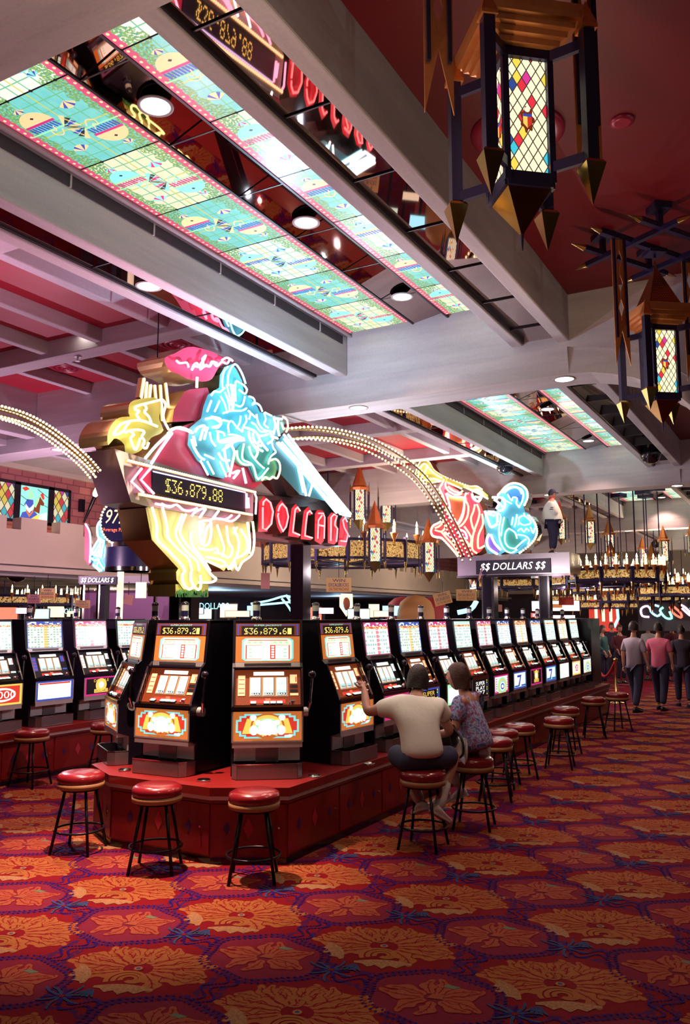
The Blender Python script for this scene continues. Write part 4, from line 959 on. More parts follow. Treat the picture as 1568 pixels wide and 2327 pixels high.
neon('armour_tubes', 'neon_white', ['B 320 860 420 850 500 920 400 960', 'B 150 1100 180 1200 250 1310 300 1340', 'B 190 1010 230 960 300 940 320 1000', 'B 170 1060 200 1180', 'B 290 970 250 1110', 'B 340 960 300 1100', 'B 470 1000 470 1120 560 1130 680 1090', 'B 480 1130 640 1080 760 1100', 'B 560 1180 680 1120 780 1110', 'B 520 1230 640 1150', 'B 470 1260 520 1340 600 1350', 'B 620 1160 660 1250 640 1370 600 1540', 'B 540 1220 560 1350 600 1480', 'B 790 960 900 1000 960 1060 1060 1040', 'B 880 1020 900 1120 980 1180', 'B 940 1060 1000 1160 1060 1230', 'B 1080 1010 1120 1100 1060 1150', 'B 1130 830 1150 930 1130 1040', 'B 1190 850 1180 960 1200 1060', 'B 830 1000 850 1100 900 1180 940 1250 910 1320', 'B 960 1100 940 1200 1000 1240', 'B 1140 850 1230 860', 'B 1100 1060 1180 1090', 'B 640 1500 720 1470 650 1560', 'B 760 1440 800 1620'], .0125, .09)
neon('muzzle_tubes', 'neon_yellow', ['B 1100 1350 1160 1330 1210 1380 1215 1470 1180 1560 1130 1540 1090 1570 1040 1545 1000 1580', 'B 1250 830 1300 870 1310 960 1290 1010', 'B 700 1230 710 1320 770 1390 860 1400', 'B 1230 900 1260 980'], .011, .08)
neon('leg_tubes', 'neon_yellow', ['D 20 170 75 380 80 540 200 660 370 840 395 900', 'D 140 170 195 400 205 520 330 660 440 760 480 900', 'D 370 250 300 430 310 530 420 680 540 790 560 900', 'D 410 250 340 450 420 600 540 720 700 940 760 990 700 1030 560 1030', 'D 470 450 480 600 600 750 690 900', 'D 400 905 365 960 390 1060 450 1110 490 1080', 'D 470 910 470 1010 540 1110 580 1080 575 950', 'D 560 640 680 660 760 640 780 680 740 690 800 700 900 750', 'D 650 780 820 850 860 800 760 760 640 740', 'D 770 370 830 560 850 640 830 740', 'D 880 380 900 560 950 650 920 740', 'D 960 400 1020 560 1000 720 930 830 900 880', 'D 1000 400 960 470', 'D 1040 420 1120 560 1100 690 1000 750', 'D 1120 340 1150 560 1140 700', 'D 1180 330 1200 540 1170 710 1060 800 1010 890 980 830', 'D 880 830 930 870 980 800'], .0125, .06, 3, 'yellow neon drawing the galloping legs')
neon('belly_tubes', 'neon_pink', ['D 130 130 220 170 300 140 380 200 460 210 540 180', 'D 60 130 160 150 240 160', 'D 690 310 800 300 940 330 1030 260', 'D 720 290 860 310 940 260', 'D 560 340 640 320 700 330', 'D 480 270 520 220 620 180'], .012, .06)
neon('stirrup_tubes', 'neon_white', ['D 690 350 690 480 660 590 600 600 620 500 650 400 690 350', 'D 560 330 560 480 590 590', 'D 600 350 590 470', 'D 630 190 560 290', 'D 780 210 720 290'], .012, .07)
neon('lance_tubes', 'neon_white', ['E 380 300 820 770 1290 1310', 'E 480 180 900 700 1430 1330', 'E 450 290 900 800 1340 1290', 'E 540 180 1000 780 1440 1310', 'E 430 330 760 700', 'E 720 690 800 1050', 'E 890 880 840 1050', 'E 1110 1060 1300 1310 1430 1340'], .0135, .05, 1, 'long white neon tubes of the lance')
neon('lance_bands', 'neon_cyan', ['E 500 240 1400 1330', 'E 420 290 1250 1290', 'E 700 640 780 1000'], .016, .035, 1)
# rows of bulbs along the display
def bulbs(name, s, n, r=.013, d=.05):
    b = MB(); p, q = PS(s, d)
    b.bar(p, q, .03, .03, 'gold_sheet', (1, 0, 0))
    for i in range(n): b.ball(p+(q-p)*((i+.5)/n)+V((.02, 0, 0)), r, 'bulb', 6, 4)
    o = sput(name, b); o['kind'] = 'stuff'; return o
bulbs('upper_bulb_row', 'P 276 1048 570 1120', 60); bulbs('lower_bulb_row', 'P 302 1124 562 1171', 56)
for i, (a, e) in enumerate([('A 855 385 820 610', 'A 930 460 910 660'), ('A 975 460 1015 900', 'A 1100 440 1135 740'), ('A 1040 460 1065 880', 'A 885 430 870 640')]):
    for s in (a, e):
        p, q = PS(s, -.14); b = MB().bar(p, q, .05, .05, 'gold_sheet', (1, 0, 0))
        for k in range(20): b.ball(p+(q-p)*((k+.5)/20)+V((.03, 0, 0)), .012, 'bulb', 6, 4)
        o = sput('hanging_bulb_strip', b); o['kind'] = 'stuff'
# red letters
LET = {'D': ('E 120 1140 190 1050 270 1112 310 1230 300 1400 240 1560 110 1562', ['E 155 1190 160 1140 200 1100 260 1150 297 1280 272 1450 200 1530 150 1520 150 1215']),
       'O': ('E 440 1105 510 1190 530 1330 500 1500 440 1585 390 1500 352 1330 372 1200', ['E 372 1270 395 1200 430 1165 490 1230 517 1350 485 1490 440 1557 390 1450 367 1340 375 1300']),
       'L': ('E 590 1230 650 1160 700 1240 690 1290 645 1290 625 1550 720 1600 690 1645 540 1622', ['E 685 1265 650 1215 615 1250 600 1400 580 1570 680 1610']),
       'L2': ('E 765 1262 830 1200 872 1290 860 1330 815 1320 795 1600 890 1640 870 1680 720 1665', ['E 855 1305 825 1265 790 1300 770 1450 755 1620 860 1650']),
       'A': ('E 925 1310 955 1250 1040 1260 1062 1340 1052 1690 1010 1745 920 1690', ['E 950 1300 1020 1302 1040 1360 1030 1660', 'E 1000 1330 950 1400 940 1660', 'E 945 1465 1030 1482']),
       'R': ('E 1105 1360 1160 1285 1225 1300 1240 1420 1245 1700 1200 1745 1110 1720', ['E 1125 1690 1130 1360 1170 1315 1215 1340 1190 1420 1185 1470 1222 1520 1207 1700']),
       'S': ('E 1285 1390 1335 1330 1385 1400 1402 1620 1370 1770 1255 1755 1270 1600', ['E 1360 1420 1335 1365 1300 1400 1320 1500 1372 1600 1350 1700 1270 1690'])}
sput('letter_beam', MB().prism(PS('E 60 1080 300 1010 880 1060 1380 1200 1440 1330 1440 1700 1330 1790 200 1620 60 1560', -.16), (-.16, 0, 0), 'brown_sheet', 'chrome_dull'), 'tin trough behind the letters')
for k, (o_, ls) in LET.items():
    o = sput('letter', MB().prism(PS(o_, .05), (-.21, 0, 0), 'face_letter', 'silver_sheet'), 'red case of the letter %s with a silver roof' % k[0])
    b = MB()
    for s in ls: b.tube(PS(s, .075), .0105, 'neon_red', 6)
    b.v = [tuple(V(v)-sgn_inv) for v in b.v]; obj('letter_tube', b, o)
# posts and hanging cable
def post(name, x, y, w, z1, lab=None, z0=BT):
    b = MB().box(x-w/2, x+w/2, y-w/2, y+w/2, z0, z1, 'black_gloss').box(x+w/2, x+w/2+.004, y-w/2, y+w/2, z0, z1, 'chrome'); return sput(name, b, lab)
q = atx(683, 1320, -5.29); post('post', -5.29, q.y, .17, 2.75)
q = atx(404, 1340, -5.29); post('post', -5.22, q.y+.1, .12, 2.4, None, 1.87); post('post', -5.42, q.y+.16, .12, 2.4, None, 1.87)
p = atx(358, 800, -5.3); sput('cable', MB().cyl((-5.3, p.y, 4.3), (-5.3, p.y, 5.05), .006, 'iron', n=6))
# ------------------------------------------------------------------ arches of light bulbs between the signs
BULB = MB().ball((0, 0, 0), .019, 'bulb', 8, 5).mesh('bulb')
def arc_strip(label, path, n, half=.055, cap=100, br=1.0, wide=1.6):
    """path: points of the arch; four strands of bulbs on a gold channel"""
    P = smooth_pts(path, 8); t = thing('bulb_arch', label, 'light arch', P[0]); o0 = V(P[0])
    L = [0]
    for a, c in zip(P, P[1:]): L.append(L[-1]+(c-a).length)
    def at(s):
        for i in range(len(P)-1):
            if L[i+1] >= s: break
        f = (s-L[i])/max(1e-6, L[i+1]-L[i]); d = (P[i+1]-P[i]).normalized(); return P[i].lerp(P[i+1], f)-o0, d
    ch = MB(); rest = MB(); cnt = 0
    up = lambda d: (V((0, 0, 1))-d*d.z).normalized()
    for si, (ku, kx) in enumerate([(1, 1), (1, -1), (-1, 1), (-1, -1)]):
        pts = []
        for i in range(61):
            c, d = at(L[-1]*i/60); pts.append(c+up(d)*half*ku+d.cross(up(d))*(half*wide*kx))
        ch.tube(pts, .016*br, 'gold_dark', 5)
        for i in range(n):
            c, d = at(L[-1]*(i+.5)/n); u = up(d); w = c+u*(half*ku*1.35)+d.cross(u)*(half*wide*kx)+d.cross(u)*.012
            if kx == 1 and cnt < cap:
                o = link(bpy.data.objects.new('bulb', BULB), t); o.location = w; o.scale = (br,)*3; cnt += 1
            else: rest.ball(w, .019*br, 'bulb', 6, 4)
    obj('channel', ch, t); obj('bulbs', rest, t, 0, 'stuff')
    return t
XA = -5.29
arc_strip('arch of small bulbs running from the knight sign down to the trumpeter sign', [atx(x, y, XA+dx) for x, y, dx in [(625, 990, .05), (690, 984, 0), (760, 990, 0), (830, 1008, 0), (900, 1045, 0), (950, 1083, 0), (990, 1135, 0), (1022, 1190, 0), (1045, 1235, 0), (1062, 1270, 0)]], 62, .048, 100, .9)
arc_strip('arch of small bulbs sweeping in from the left picture edge to the knight sign', [atx(x, y, XA) for x, y in [(-60, 924), (0, 938), (50, 953), (100, 979), (150, 1015), (190, 1050), (216, 1080)]], 40, .030, 100, .58, 1.1)
# ------------------------------------------------------------------ the trumpeter sign, facing the near end of the hall
YT = 14.6
def PT_(s, d=0.0): return [aty(x, y, YT-d) for x, y in px(s)]
trm = thing('trumpeter_neon_sign', 'neon sign of a herald blowing a trumpet above a $$ DOLLARS $$ board', 'neon sign', (-4.8, YT+.3, 0)); tinv = trm.location.copy()
def tput(name, mb, label=None):
    mb.v = [tuple(V(v)-tinv) for v in mb.v]; return obj(name, mb, trm, 0, None, label)
def tsolid(name, s, face, side='chrome', d=0.0, label=None, sub=1, depth=.32):
    p = PT_(s, d); p = smooth_pts(p, sub, True) if sub > 1 else p
    return tput(name, MB().prism(p, (0, depth, 0), face, side), label)
tsolid('banner', 'F 640 500 740 560 1000 760 1080 800 1220 760 1400 1000 1480 1200 1480 1600 1500 1840 1400 1960 1310 2000 1200 2060 960 2060 640 1680 480 1650 430 1540 470 1430 660 1330 700 1240 640 900 580 680', 'face_red', 'copper', 0, 'red banner with gold panels')
tsolid('trumpet', 'F 150 480 130 400 180 250 240 150 320 130 400 200 480 330 600 420 760 500 1000 590 1200 660 1330 660 1430 720 1560 830 1560 930 1400 830 1250 760 1100 690 720 560 600 540 400 570 250 570', 'face_yellow', 'gold_dark', .05, 'yellow trumpet bell and tube')
tsolid('banner_panel', 'F 720 790 820 850 1040 860 1080 900 1070 1130 960 1400 800 1250 790 1050', 'face_orange', 'face_orange', .02, None, 1, .02)
tsolid('herald_body', 'G 140 520 320 530 400 330 340 310 380 260 440 190 520 140 620 130 720 170 770 240 770 340 720 470 740 540 830 600 900 720 920 840 880 960 760 1090 660 1150 560 1170 440 1140 370 1180 180 1160 130 1040 170 860 130 700', 'face_cyan', 'chrome', .03, 'blue and green herald with puffed cheeks')
tsolid('tunic', 'G 350 560 420 640 470 640 520 780 620 900 700 1000 620 1090 540 1140 440 1110 360 980 350 800', 'face_green', 'face_green', .05, None, 1, .02)
tsolid('sleeve', 'G 200 880 250 900 370 1110 330 1160 200 1100 150 1000', 'face_violet', 'face_violet', .05, None, 1, .02)
tsolid('cap', 'G 450 280 480 220 580 185 660 220 690 300 660 400 620 340 560 330 540 380 500 300', 'face_blue', 'face_blue', .05, None, 1, .02)
def tneon(name, mat, lines, r=.016, d=.09, sm=3):
    b = MB()
    for s in lines: b.tube(smooth_pts(PT_(s, d), sm) if sm > 1 else PT_(s, d), r, mat, 6)
    return tput(name, b)
tneon('trumpet_tubes', 'neon_yellow', ['F 160 460 200 320 260 230 310 210 350 260 300 380 240 490', 'F 350 250 430 340 520 420 650 490', 'F 250 550 400 510 520 510 630 550', 'F 760 580 900 640 1040 700', 'F 1140 690 1300 760 1560 900', 'F 770 660 860 740 1000 780 1060 740'], .017)
tneon('banner_tubes', 'neon_orange', ['F 690 510 640 620 600 700 660 830 710 980 760 1180', 'F 720 560 720 650 790 760 920 820 1040 800', 'F 1130 780 1100 900 1170 1050 1150 1250 1070 1390 1000 1450', 'F 1080 870 1090 1100 1040 1300 960 1420', 'F 1300 1010 1270 1150 1220 1290 1260 1480 1300 1550', 'F 1340 1010 1390 1160 1360 1330 1290 1520 1250 1700 1250 1900 1340 1980', 'F 1440 1200 1460 1400 1370 1620 1360 1850 1400 1880 1490 1830', 'F 640 1560 760 1700 880 1830 980 1990', 'F 680 1580 800 1640 900 1780', 'F 1090 1450 1180 1580 1230 1700 1200 1850', 'F 1000 1730 1130 1740 1190 1850', 'F 510 1480 600 1440 680 1350', 'F 510 1520 640 1550 720 1460 760 1380'], .018)
tneon('panel_tubes', 'neon_pink', ['F 730 790 760 900 800 1050 790 1240', 'F 740 790 860 860 1060 870 1090 960 1060 1180 970 1380', 'F 800 1250 900 1340 960 1400', 'F 980 1500 1100 1560 1140 1690 1040 1650 970 1540', 'F 700 1560 820 1660 900 1760'], .020)
tneon('herald_tubes', 'neon_cyan', ['G 400 260 480 190 570 165 660 190 710 250 700 380 640 480', 'G 430 260 500 205 580 180 650 205 690 280', 'G 480 280 540 380 560 330 620 340 610 420 660 480', 'G 400 320 460 380 540 420', 'G 340 560 380 620 350 800 370 980 440 1110 540 1150 620 1100', 'G 430 620 400 760 380 900', 'G 500 790 450 850 440 980 500 1070 600 1090', 'G 500 790 590 850 620 940', 'G 630 880 740 900 800 960 780 1030', 'G 600 1080 720 970 760 950', 'G 770 590 860 680 900 780', 'G 560 620 540 740', 'G 620 580 600 700 580 770', 'G 650 620 640 740', 'G 720 560 740 620', 'G 640 640 720 600 830 700 720 740 650 700', 'G 630 830 680 790 720 840 760 790 800 830', 'G 820 770 860 860 880 780', 'G 350 300 320 360'], .015)
tneon('glove_tubes', 'neon_white', ['G 140 530 200 700 240 770 330 720', 'G 190 540 310 560 330 700', 'G 160 560 280 600', 'G 20 220 90 300 40 400', 'G 280 360 350 420 310 500', 'G 340 400 420 500 340 530', 'G 250 330 380 330 440 420 420 500', 'G 210 870 170 960 200 1080 330 1170', 'G 230 880 290 1010 380 1110', 'F 1240 760 1330 720 1440 800 1380 950 1280 900 1240 800', 'F 1300 860 1420 880'], .022)
b = MB()
for s in ('F 130 400 180 250 240 150 320 130 400 200 480 330 600 420 760 500 1000 590 1200 660 1330 660 1430 720', 'F 660 1330 560 1390 470 1440 430 1540 460 1630 540 1660 640 1680 760 1800 870 1920 960 2030', 'G 340 290 380 250 440 180 520 130 600 120 690 150 760 220 775 330 730 440', 'G 800 600 880 700 915 830 880 950 780 1060 660 1150'):
    P = smooth_pts(PT_(s, .02), 4)
    for p in P: b.ball(p, .024, 'bulb', 6, 4)
o = tput('edge_bulbs', b); o['kind'] = 'stuff'
# the board and its posts
a, e = aty(1040, 1310, YT), aty(1252, 1302, YT); zt = aty(1040, 1264, YT).z; zb = a.z
tput('board_box', MB().box(a.x, aty(1295, 1290, YT).x, YT, YT+.75, zb, zt, 'board_steel').box(a.x-.01, aty(1295, 1290, YT).x+.01, YT-.012, YT+.76, zb-.03, zb+.01, 'chrome'), 'brushed chrome box under the herald')
s0, s1 = aty(1083, 1290, YT), aty(1252, 1285, YT); cz = (aty(1165, 1275, YT).z+aty(1165, 1300, YT).z)/2; hz = aty(1165, 1274, YT).z-aty(1165, 1301, YT).z
bd = MB().box(s0.x, s1.x, YT-.03, YT, cz-hz/2-.02, cz+hz/2+.02, 'face_black'); add_text(bd, '$$ DOLLARS $$', ((s0.x+s1.x)/2, YT-.032, cz), (1, 0, 0), (0, 0, 1), hz*.70, 'letter_white', (s1.x-s0.x)*.88, .25)
tput('letter_board', bd, 'black board with white DOLLARS lettering')
for x_ in (1114, 1241):
    q = aty(x_, 1380, YT+.35); w = .235 if x_ == 1114 else .19
    tput('post', MB().box(q.x-w/2, q.x+w/2, q.y-w/2, q.y+w/2, 1.87, zb, 'black_gloss').box(q.x+w*.32, q.x+w/2+.003, q.y-w/2-.004, q.y-w/2, 1.87, zb, 'chrome').box(q.x-w/2-.003, q.x-w*.40, q.y-w/2-.004, q.y-w/2, 1.87, zb, 'chrome'))
tput('flag', MB().poly([aty(1098, 1290, YT-.1), aty(1092, 1315, YT-.1), aty(1086, 1322, YT-.1), aty(1091, 1297, YT-.1)], 'face_violet').bar(aty(1097, 1282, YT-.1), aty(1088, 1316, YT-.1), .012, .012, 'brass').poly([aty(1096, 1302, YT-.101), aty(1092, 1315, YT-.101), aty(1088, 1320, YT-.101), aty(1091, 1306, YT-.101)], 'paper_pink'), 'tiny striped flag')
# ------------------------------------------------------------------ the payback sign on the left bank
Xo = -9.15; oc = atx(287, 1188, Xo); e1 = V((.70, .714, 0)); e2 = V((0, 0, 1)); nn = V((.714, -.70, 0))
oc = atd(268, 1188, (oc-C0).dot(CF)); k = (oc-C0).dot(CF)/F
pay = thing('payback_sign', 'round navy sign reading 97.4 Average Payback, half hidden behind the knight sign', 'neon sign', (oc.x, oc.y, 0)); pin = pay.location.copy()
def pput(name, mb, label=None): mb.v = [tuple(V(v)-pin) for v in mb.v]; return obj(name, mb, pay, 0, None, label)
ell = lambda rx, rz, d, n=48: [oc+e1*(rx*k*math.cos(2*PI*i/n))+e2*(rz*k*math.sin(2*PI*i/n))+nn*d for i in range(n)]
b = MB().prism(ell(37, 48, .05), -nn*.16, 'navy', 'gold_sheet')
add_text(b, '97.4', oc+e2*(13*k)+nn*.055-e1*(1*k), e1, e2, 32*k, 'bulb_dim', 52*k, .3); add_text(b, 'Average Payback', oc-e2*(18*k)+nn*.055, e1, e2, 11*k, 'sign_red', 66*k)
pput('oval_board', b)
b = MB()
for p in ell(38, 49, .06, 40): b.ball(p, .020, 'bulb', 6, 4)
o = pput('edge_bulbs', b); o['kind'] = 'stuff'
D0 = (oc-C0).dot(CF)
drum = atd(296, 1290, D0); b = MB(); rr = 55*k
b.lathe([(rr, 0), (rr, .30)], 'navy', 28, drum).lathe([(rr*1.03, -.06), (rr*1.04, .0)], 'chrome', 28, drum).lathe([(rr*.8, .30), (rr*.8, .38)], 'chrome', 28, drum).cyl(drum+V((0, 0, -.06)), drum+V((0, 0, -.055)), rr, 'chrome_dull', n=24)
pput('drum', b, 'navy drum with chrome bands')
q = atd(273, 1340, D0); pput('post', MB().cyl((q.x, q.y, BT), (q.x, q.y, drum.z-.03), .05, 'glass_cream', n=16), 'glowing cream post')
b = MB(); f = lambda s, d: [atd(x, y, D0+d) for x, y in px(s)]
b.prism(f('C 60 750 100 780 140 900 140 1200 110 1240 60 1170', .1), CF*.1, 'face_red', 'chrome').prism(f('C 200 800 260 700 300 900 300 1000 300 1300 240 1320 150 1250 130 1080 210 960', .15), CF*.12, 'face_cyan', 'chrome')
for s in ('C 250 720 210 780 215 900 260 940', 'C 290 960 230 940 170 1030 140 1100 190 1120 260 1110', 'C 180 1080 230 1000 270 960', 'C 150 1150 170 1180 230 1170 200 1250 260 1300', 'C 240 950 240 1060', 'C 280 970 260 1080 250 1150', 'C 220 1180 280 1280', 'C 140 1090 270 1090', 'C 160 1230 240 1310'): b.tube(smooth_pts(f(s, .12), 3), .016, 'neon_cyan', 6)
b.tube(smooth_pts(f('C 70 760 120 860 130 1040 120 1210', .08), 3), .016, 'neon_pink', 6)
pput('small_knight', b, 'little blue neon knight behind the oval')
# ------------------------------------------------------------------ hanging lanterns
LW, LB = .098, .57                     # half width and height of the lit body
def lantern_parts(t, put):
    def body():
        b = MB()
        b.box(-LW+.012, LW-.012, -LW+.012, LW-.012, .02, LB-.02, 'lantern_glass')
        return b
    put('lit_panes', body)
    def frame():
        b = MB()
        for x in (-1, 1):
            for y in (-1, 1): b.box(x*LW-.013, x*LW+.013, y*LW-.013, y*LW+.013, -.01, LB+.03, 'blue_iron')
        for z0, z1 in ((-.03, .03), (LB-.035, LB+.05)):
            for s in (-1, 1): b.box(-LW, LW, s*LW-.011, s*LW+.011, z0, z1, 'blue_iron').box(s*LW-.011, s*LW+.011, -LW, LW, z0, z1, 'blue_iron')
        return b
    put('frame', frame)
    for ci, (s, ax) in enumerate(((-1, 'y'), (1, 'y'), (-1, 'x'), (1, 'x'))):
        def crest():
            b = MB()
            def P(u, z, d): return (u*(1 if s < 0 else -1), s*(LW-.010+d), z) if ax == 'y' else (s*(LW-.010+d), u*(-1 if s < 0 else 1), z)
            cz = LB*.47
            b.poly([P(.028*math.cos(a)*(1.0+.18*math.cos(7*a)), cz+.052*math.sin(a)*(1+.18*math.cos(7*a)), .001) for a in [2*PI*i/56 for i in range(56)]], 'glass_brown')
            b.poly([P(-.019, cz+.024, .002), P(-.019, cz-.018, .002), P(0, cz-.038, .002), P(0, cz+.024, .002)], 'glass_yellow'); b.poly([P(.019, cz+.024, .002), P(.019, cz-.018, .002), P(0, cz-.038, .002), P(0, cz+.024, .002)], 'glass_red')
            b.poly([P(-.019, cz+.024, .003), P(.019, cz+.024, .003), P(.019, cz+.012, .003), P(-.019, cz+.012, .003)], 'glass_blue'); b.poly([P(.012*math.cos(2*PI*i/10), cz+.044+.012*math.sin(2*PI*i/10), .002) for i in range(10)], 'glass_cream')
            return b
        put('crest', crest, ci)
    def roof():
        b = MB(); z = LB+.005; w = LW+.012
        def sq(w0, z0, w1, z1, m):
            a = [(-w0, -w0, z0), (w0, -w0, z0), (w0, w0, z0), (-w0, w0, z0)]; c = [(-w1, -w1, z1), (w1, -w1, z1), (w1, w1, z1), (-w1, w1, z1)]
            b.add(a+c, [(0, 1, 5, 4), (1, 2, 6, 5), (2, 3, 7, 6), (3, 0, 4, 7)], m)
        for i in range(4): sq(w, z, w+.022, z+.004, 'copper'); sq(w+.022, z+.004, w+.026, z+.028, 'copper'); w += .024; z += .028
        sq(w, z, w+.004, z+.035, 'copper'); sq(w+.004, z+.035, w-.075, z+.065, 'copper'); w -= .075; z += .065
        sq(w, z, .0, z+.36, 'studded_copper'); b.lathe([(.012, z+.33), (.012, z+.37), (.0, z+.40)], 'gold', 8)
        return b
    put('roof', roof)
    def bottom():
        b = MB(); a = [(-LW, -LW, -.02), (LW, -LW, -.02), (LW, LW, -.02), (-LW, LW, -.02), (0, 0, -.20)]
        b.add(a, [(0, 4, 1), (1, 4, 2), (2, 4, 3), (3, 4, 0)], 'gold'); b.cyl((0, 0, -.19), (0, 0, -.26), .008, 'blue_iron', .003, n=6)
        return b
    put('bottom_spike', bottom)
    for i in range(4):
        a = PI/4+PI/2*i; cx, cy = math.cos(a), math.sin(a); Rr = .300
        def pst():
            b = MB(); c = V((cx*Rr, cy*Rr, 0)); T = Matrix.Translation(c) @ Matrix.Rotation(a-PI/4, 4, 'Z'); b.T = T; w = .024
            b.box(-w, w, -w, w, .03, LB+.03, 'blue_iron')
            b.T = Matrix.Identity(4)
            for z in (.06, LB-.02): b.bar((cx*LW*1.35, cy*LW*1.35, z), (cx*Rr, cy*Rr, z), .020, .045, 'blue_iron')
            return b
        p = put('corner_post', pst, i)
        for up in (0, 1):
            def tips():
                b = MB(); b.T = Matrix.Translation(V((cx*Rr, cy*Rr, 0))) @ Matrix.Rotation(a-PI/4, 4, 'Z'); w = .034
                q = lambda z, w: [(-w, -w, z), (w, -w, z), (w, w, z), (-w, w, z)]
                if up: b.add(q(LB+.03, w)+q(LB+.045, w)+[(0, 0, LB+.17)], [(0, 1, 5, 4), (1, 2, 6, 5), (2, 3, 7, 6), (3, 0, 4, 7), (4, 5, 8), (5, 6, 8), (6, 7, 8), (7, 4, 8), (0, 3, 2, 1)], 'copper')
                else: b.add(q(.03, w)+q(.015, w*1.25)+[(0, 0, -.15)], [(0, 4, 5, 1), (1, 5, 6, 2), (2, 6, 7, 3), (3, 7, 4, 0), (4, 8, 5), (5, 8, 6), (6, 8, 7), (7, 8, 4), (0, 1, 2, 3)], 'gold')
                return b
            put('spear_tip', tips, i*2+up, p)
def banner_mesh():
    """swallow-tailed copper pennon between two iron bars; hangs from z = 0"""
    b = MB(); w, h = .060, 1.02
    def plate(pts, m): b.prism([(x, -.004, z) for x, z in pts], (0, .008, 0), m)
    holes = [-.16, -.36, -.56]
    z = 0
    for hz in holes:
        plate([(-w, z), (-.002, z), (-.002, hz+.07), (-.022, hz), (-.002, hz-.07), (-.002, hz-.10), (-w, hz-.10)], 'copper'); plate([(w, z), (w, hz-.10), (.002, hz-.10), (.002, hz-.07), (.022, hz), (.002, hz+.07), (.002, z)], 'copper'); z = hz-.10
    plate([(-w, z), (-w, -h), (0, -.74), (0, z)], 'copper'); plate([(w, z), (0, z), (0, -.74), (w, -h)], 'copper')
    for x in (-w*.72, w*.72): b.box(x-.008, x+.008, -.018, -.004, -.80, 0, 'blue_iron')
    return b
def lantern(label, loc, rz, bar_dir, mount=True):
    t = thing('hanging_lantern', label, 'lantern', loc, rz, 'big castle lanterns under the red ceiling')
    def put(name, fn, i=None, parent=None): return link(bpy.data.objects.new(name, cached('lan_%s%s' % (name, i), fn)), parent or t)
    lantern_parts(t, put)
    # hanger: iron bars, ceiling pads, pennons (hanger direction differs from the lantern's own turn)
    a = bar_dir-rz; d = V((math.cos(a), math.sin(a), 0)); e = V((-d.y, d.x, 0)); zt = ZG-loc[2]; zb = LB+.68; zm = zt-.17
    b = MB(); b.bar(d*-.62+V((0, 0, zb)), d*.62+V((0, 0, zb)), .045, .045, 'blue_iron'); b.box(-.07, .07, -.07, .07, zb-.05, zb-.02, 'blue_iron').cyl((0, 0, LB+.60), (0, 0, zb), .012, 'blue_iron')
    for s in (-.28, .28):
        b.bar(d*s+V((0, 0, zb)), d*s+V((0, 0, zm)), .035, .035, 'blue_iron')
        b.bar(e*s-d*.50+V((0, 0, zm)), e*s+d*.50+V((0, 0, zm)), .04, .04, 'blue_iron'); b.bar(d*s-e*.45+V((0, 0, zm-.03)), d*s+e*.45+V((0, 0, zm-.03)), .04, .04, 'blue_iron')
        for u in (-.28, .28): b.bar(d*s+e*u+V((0, 0, zm)), d*s+e*u+V((0, 0, zt)), .04, .04, 'blue_iron'); b.bar(d*s+e*u+V((0, 0, zt-.05)), d*s+e*u+V((0, 0, zt)), .14, .14, 'blue_iron')
    obj('hanger', b, t)
    def tip(p, q, r): obj('arrow_tip', MB().cyl(p, q, r, 'gold', .002, n=5), t)
    for s in (-.28, .28):
        for q in (-1, 1): tip(e*s+d*.50*q+V((0, 0, zm)), e*s+d*.64*q+V((0, 0, zm)), .028); tip(d*s+e*.45*q+V((0, 0, zm-.03)), d*s+e*.58*q+V((0, 0, zm-.03)), .028)
    for q in (-1, 1): tip(d*.62*q+V((0, 0, zb)), d*.72*q+V((0, 0, zb)), .024)
    for s in (-.42, .42):
        p = link(bpy.data.objects.new('pennon', cached('pennon', banner_mesh)), t); p.location = d*s+V((0, 0, zb-.02)); p.rotation_euler = (0, 0, math.atan2(CR.y, CR.x)-rz+.15)
    return t
L1 = aty(1182, 392, 3.22); L2 = aty(1502, 884, 6.80)
lantern('nearest castle lantern, its diamond-paned glass lit, hanging over the aisle top right', (L1.x, 3.22, L1.z-.085), R(40), R(60))
lantern('second castle lantern on the right edge, in front of the arched beam', (L2.x, 6.80, L2.z-.085), R(37), R(60))
lantern('third castle lantern down the right edge, mostly hidden behind the second one', (-.80, 11.2, 3.45), R(31), R(60))
point('lantern_fill_glow', (L1.x-.55, 2.5, L1.z-.5), 34, (1, .72, .5), .02); point('lantern_fill_glow', (L2.x-.6, 6.0, L2.z-.5), 30, (1, .72, .5), .02)  # points added beside the lanterns to brighten their copper roofs
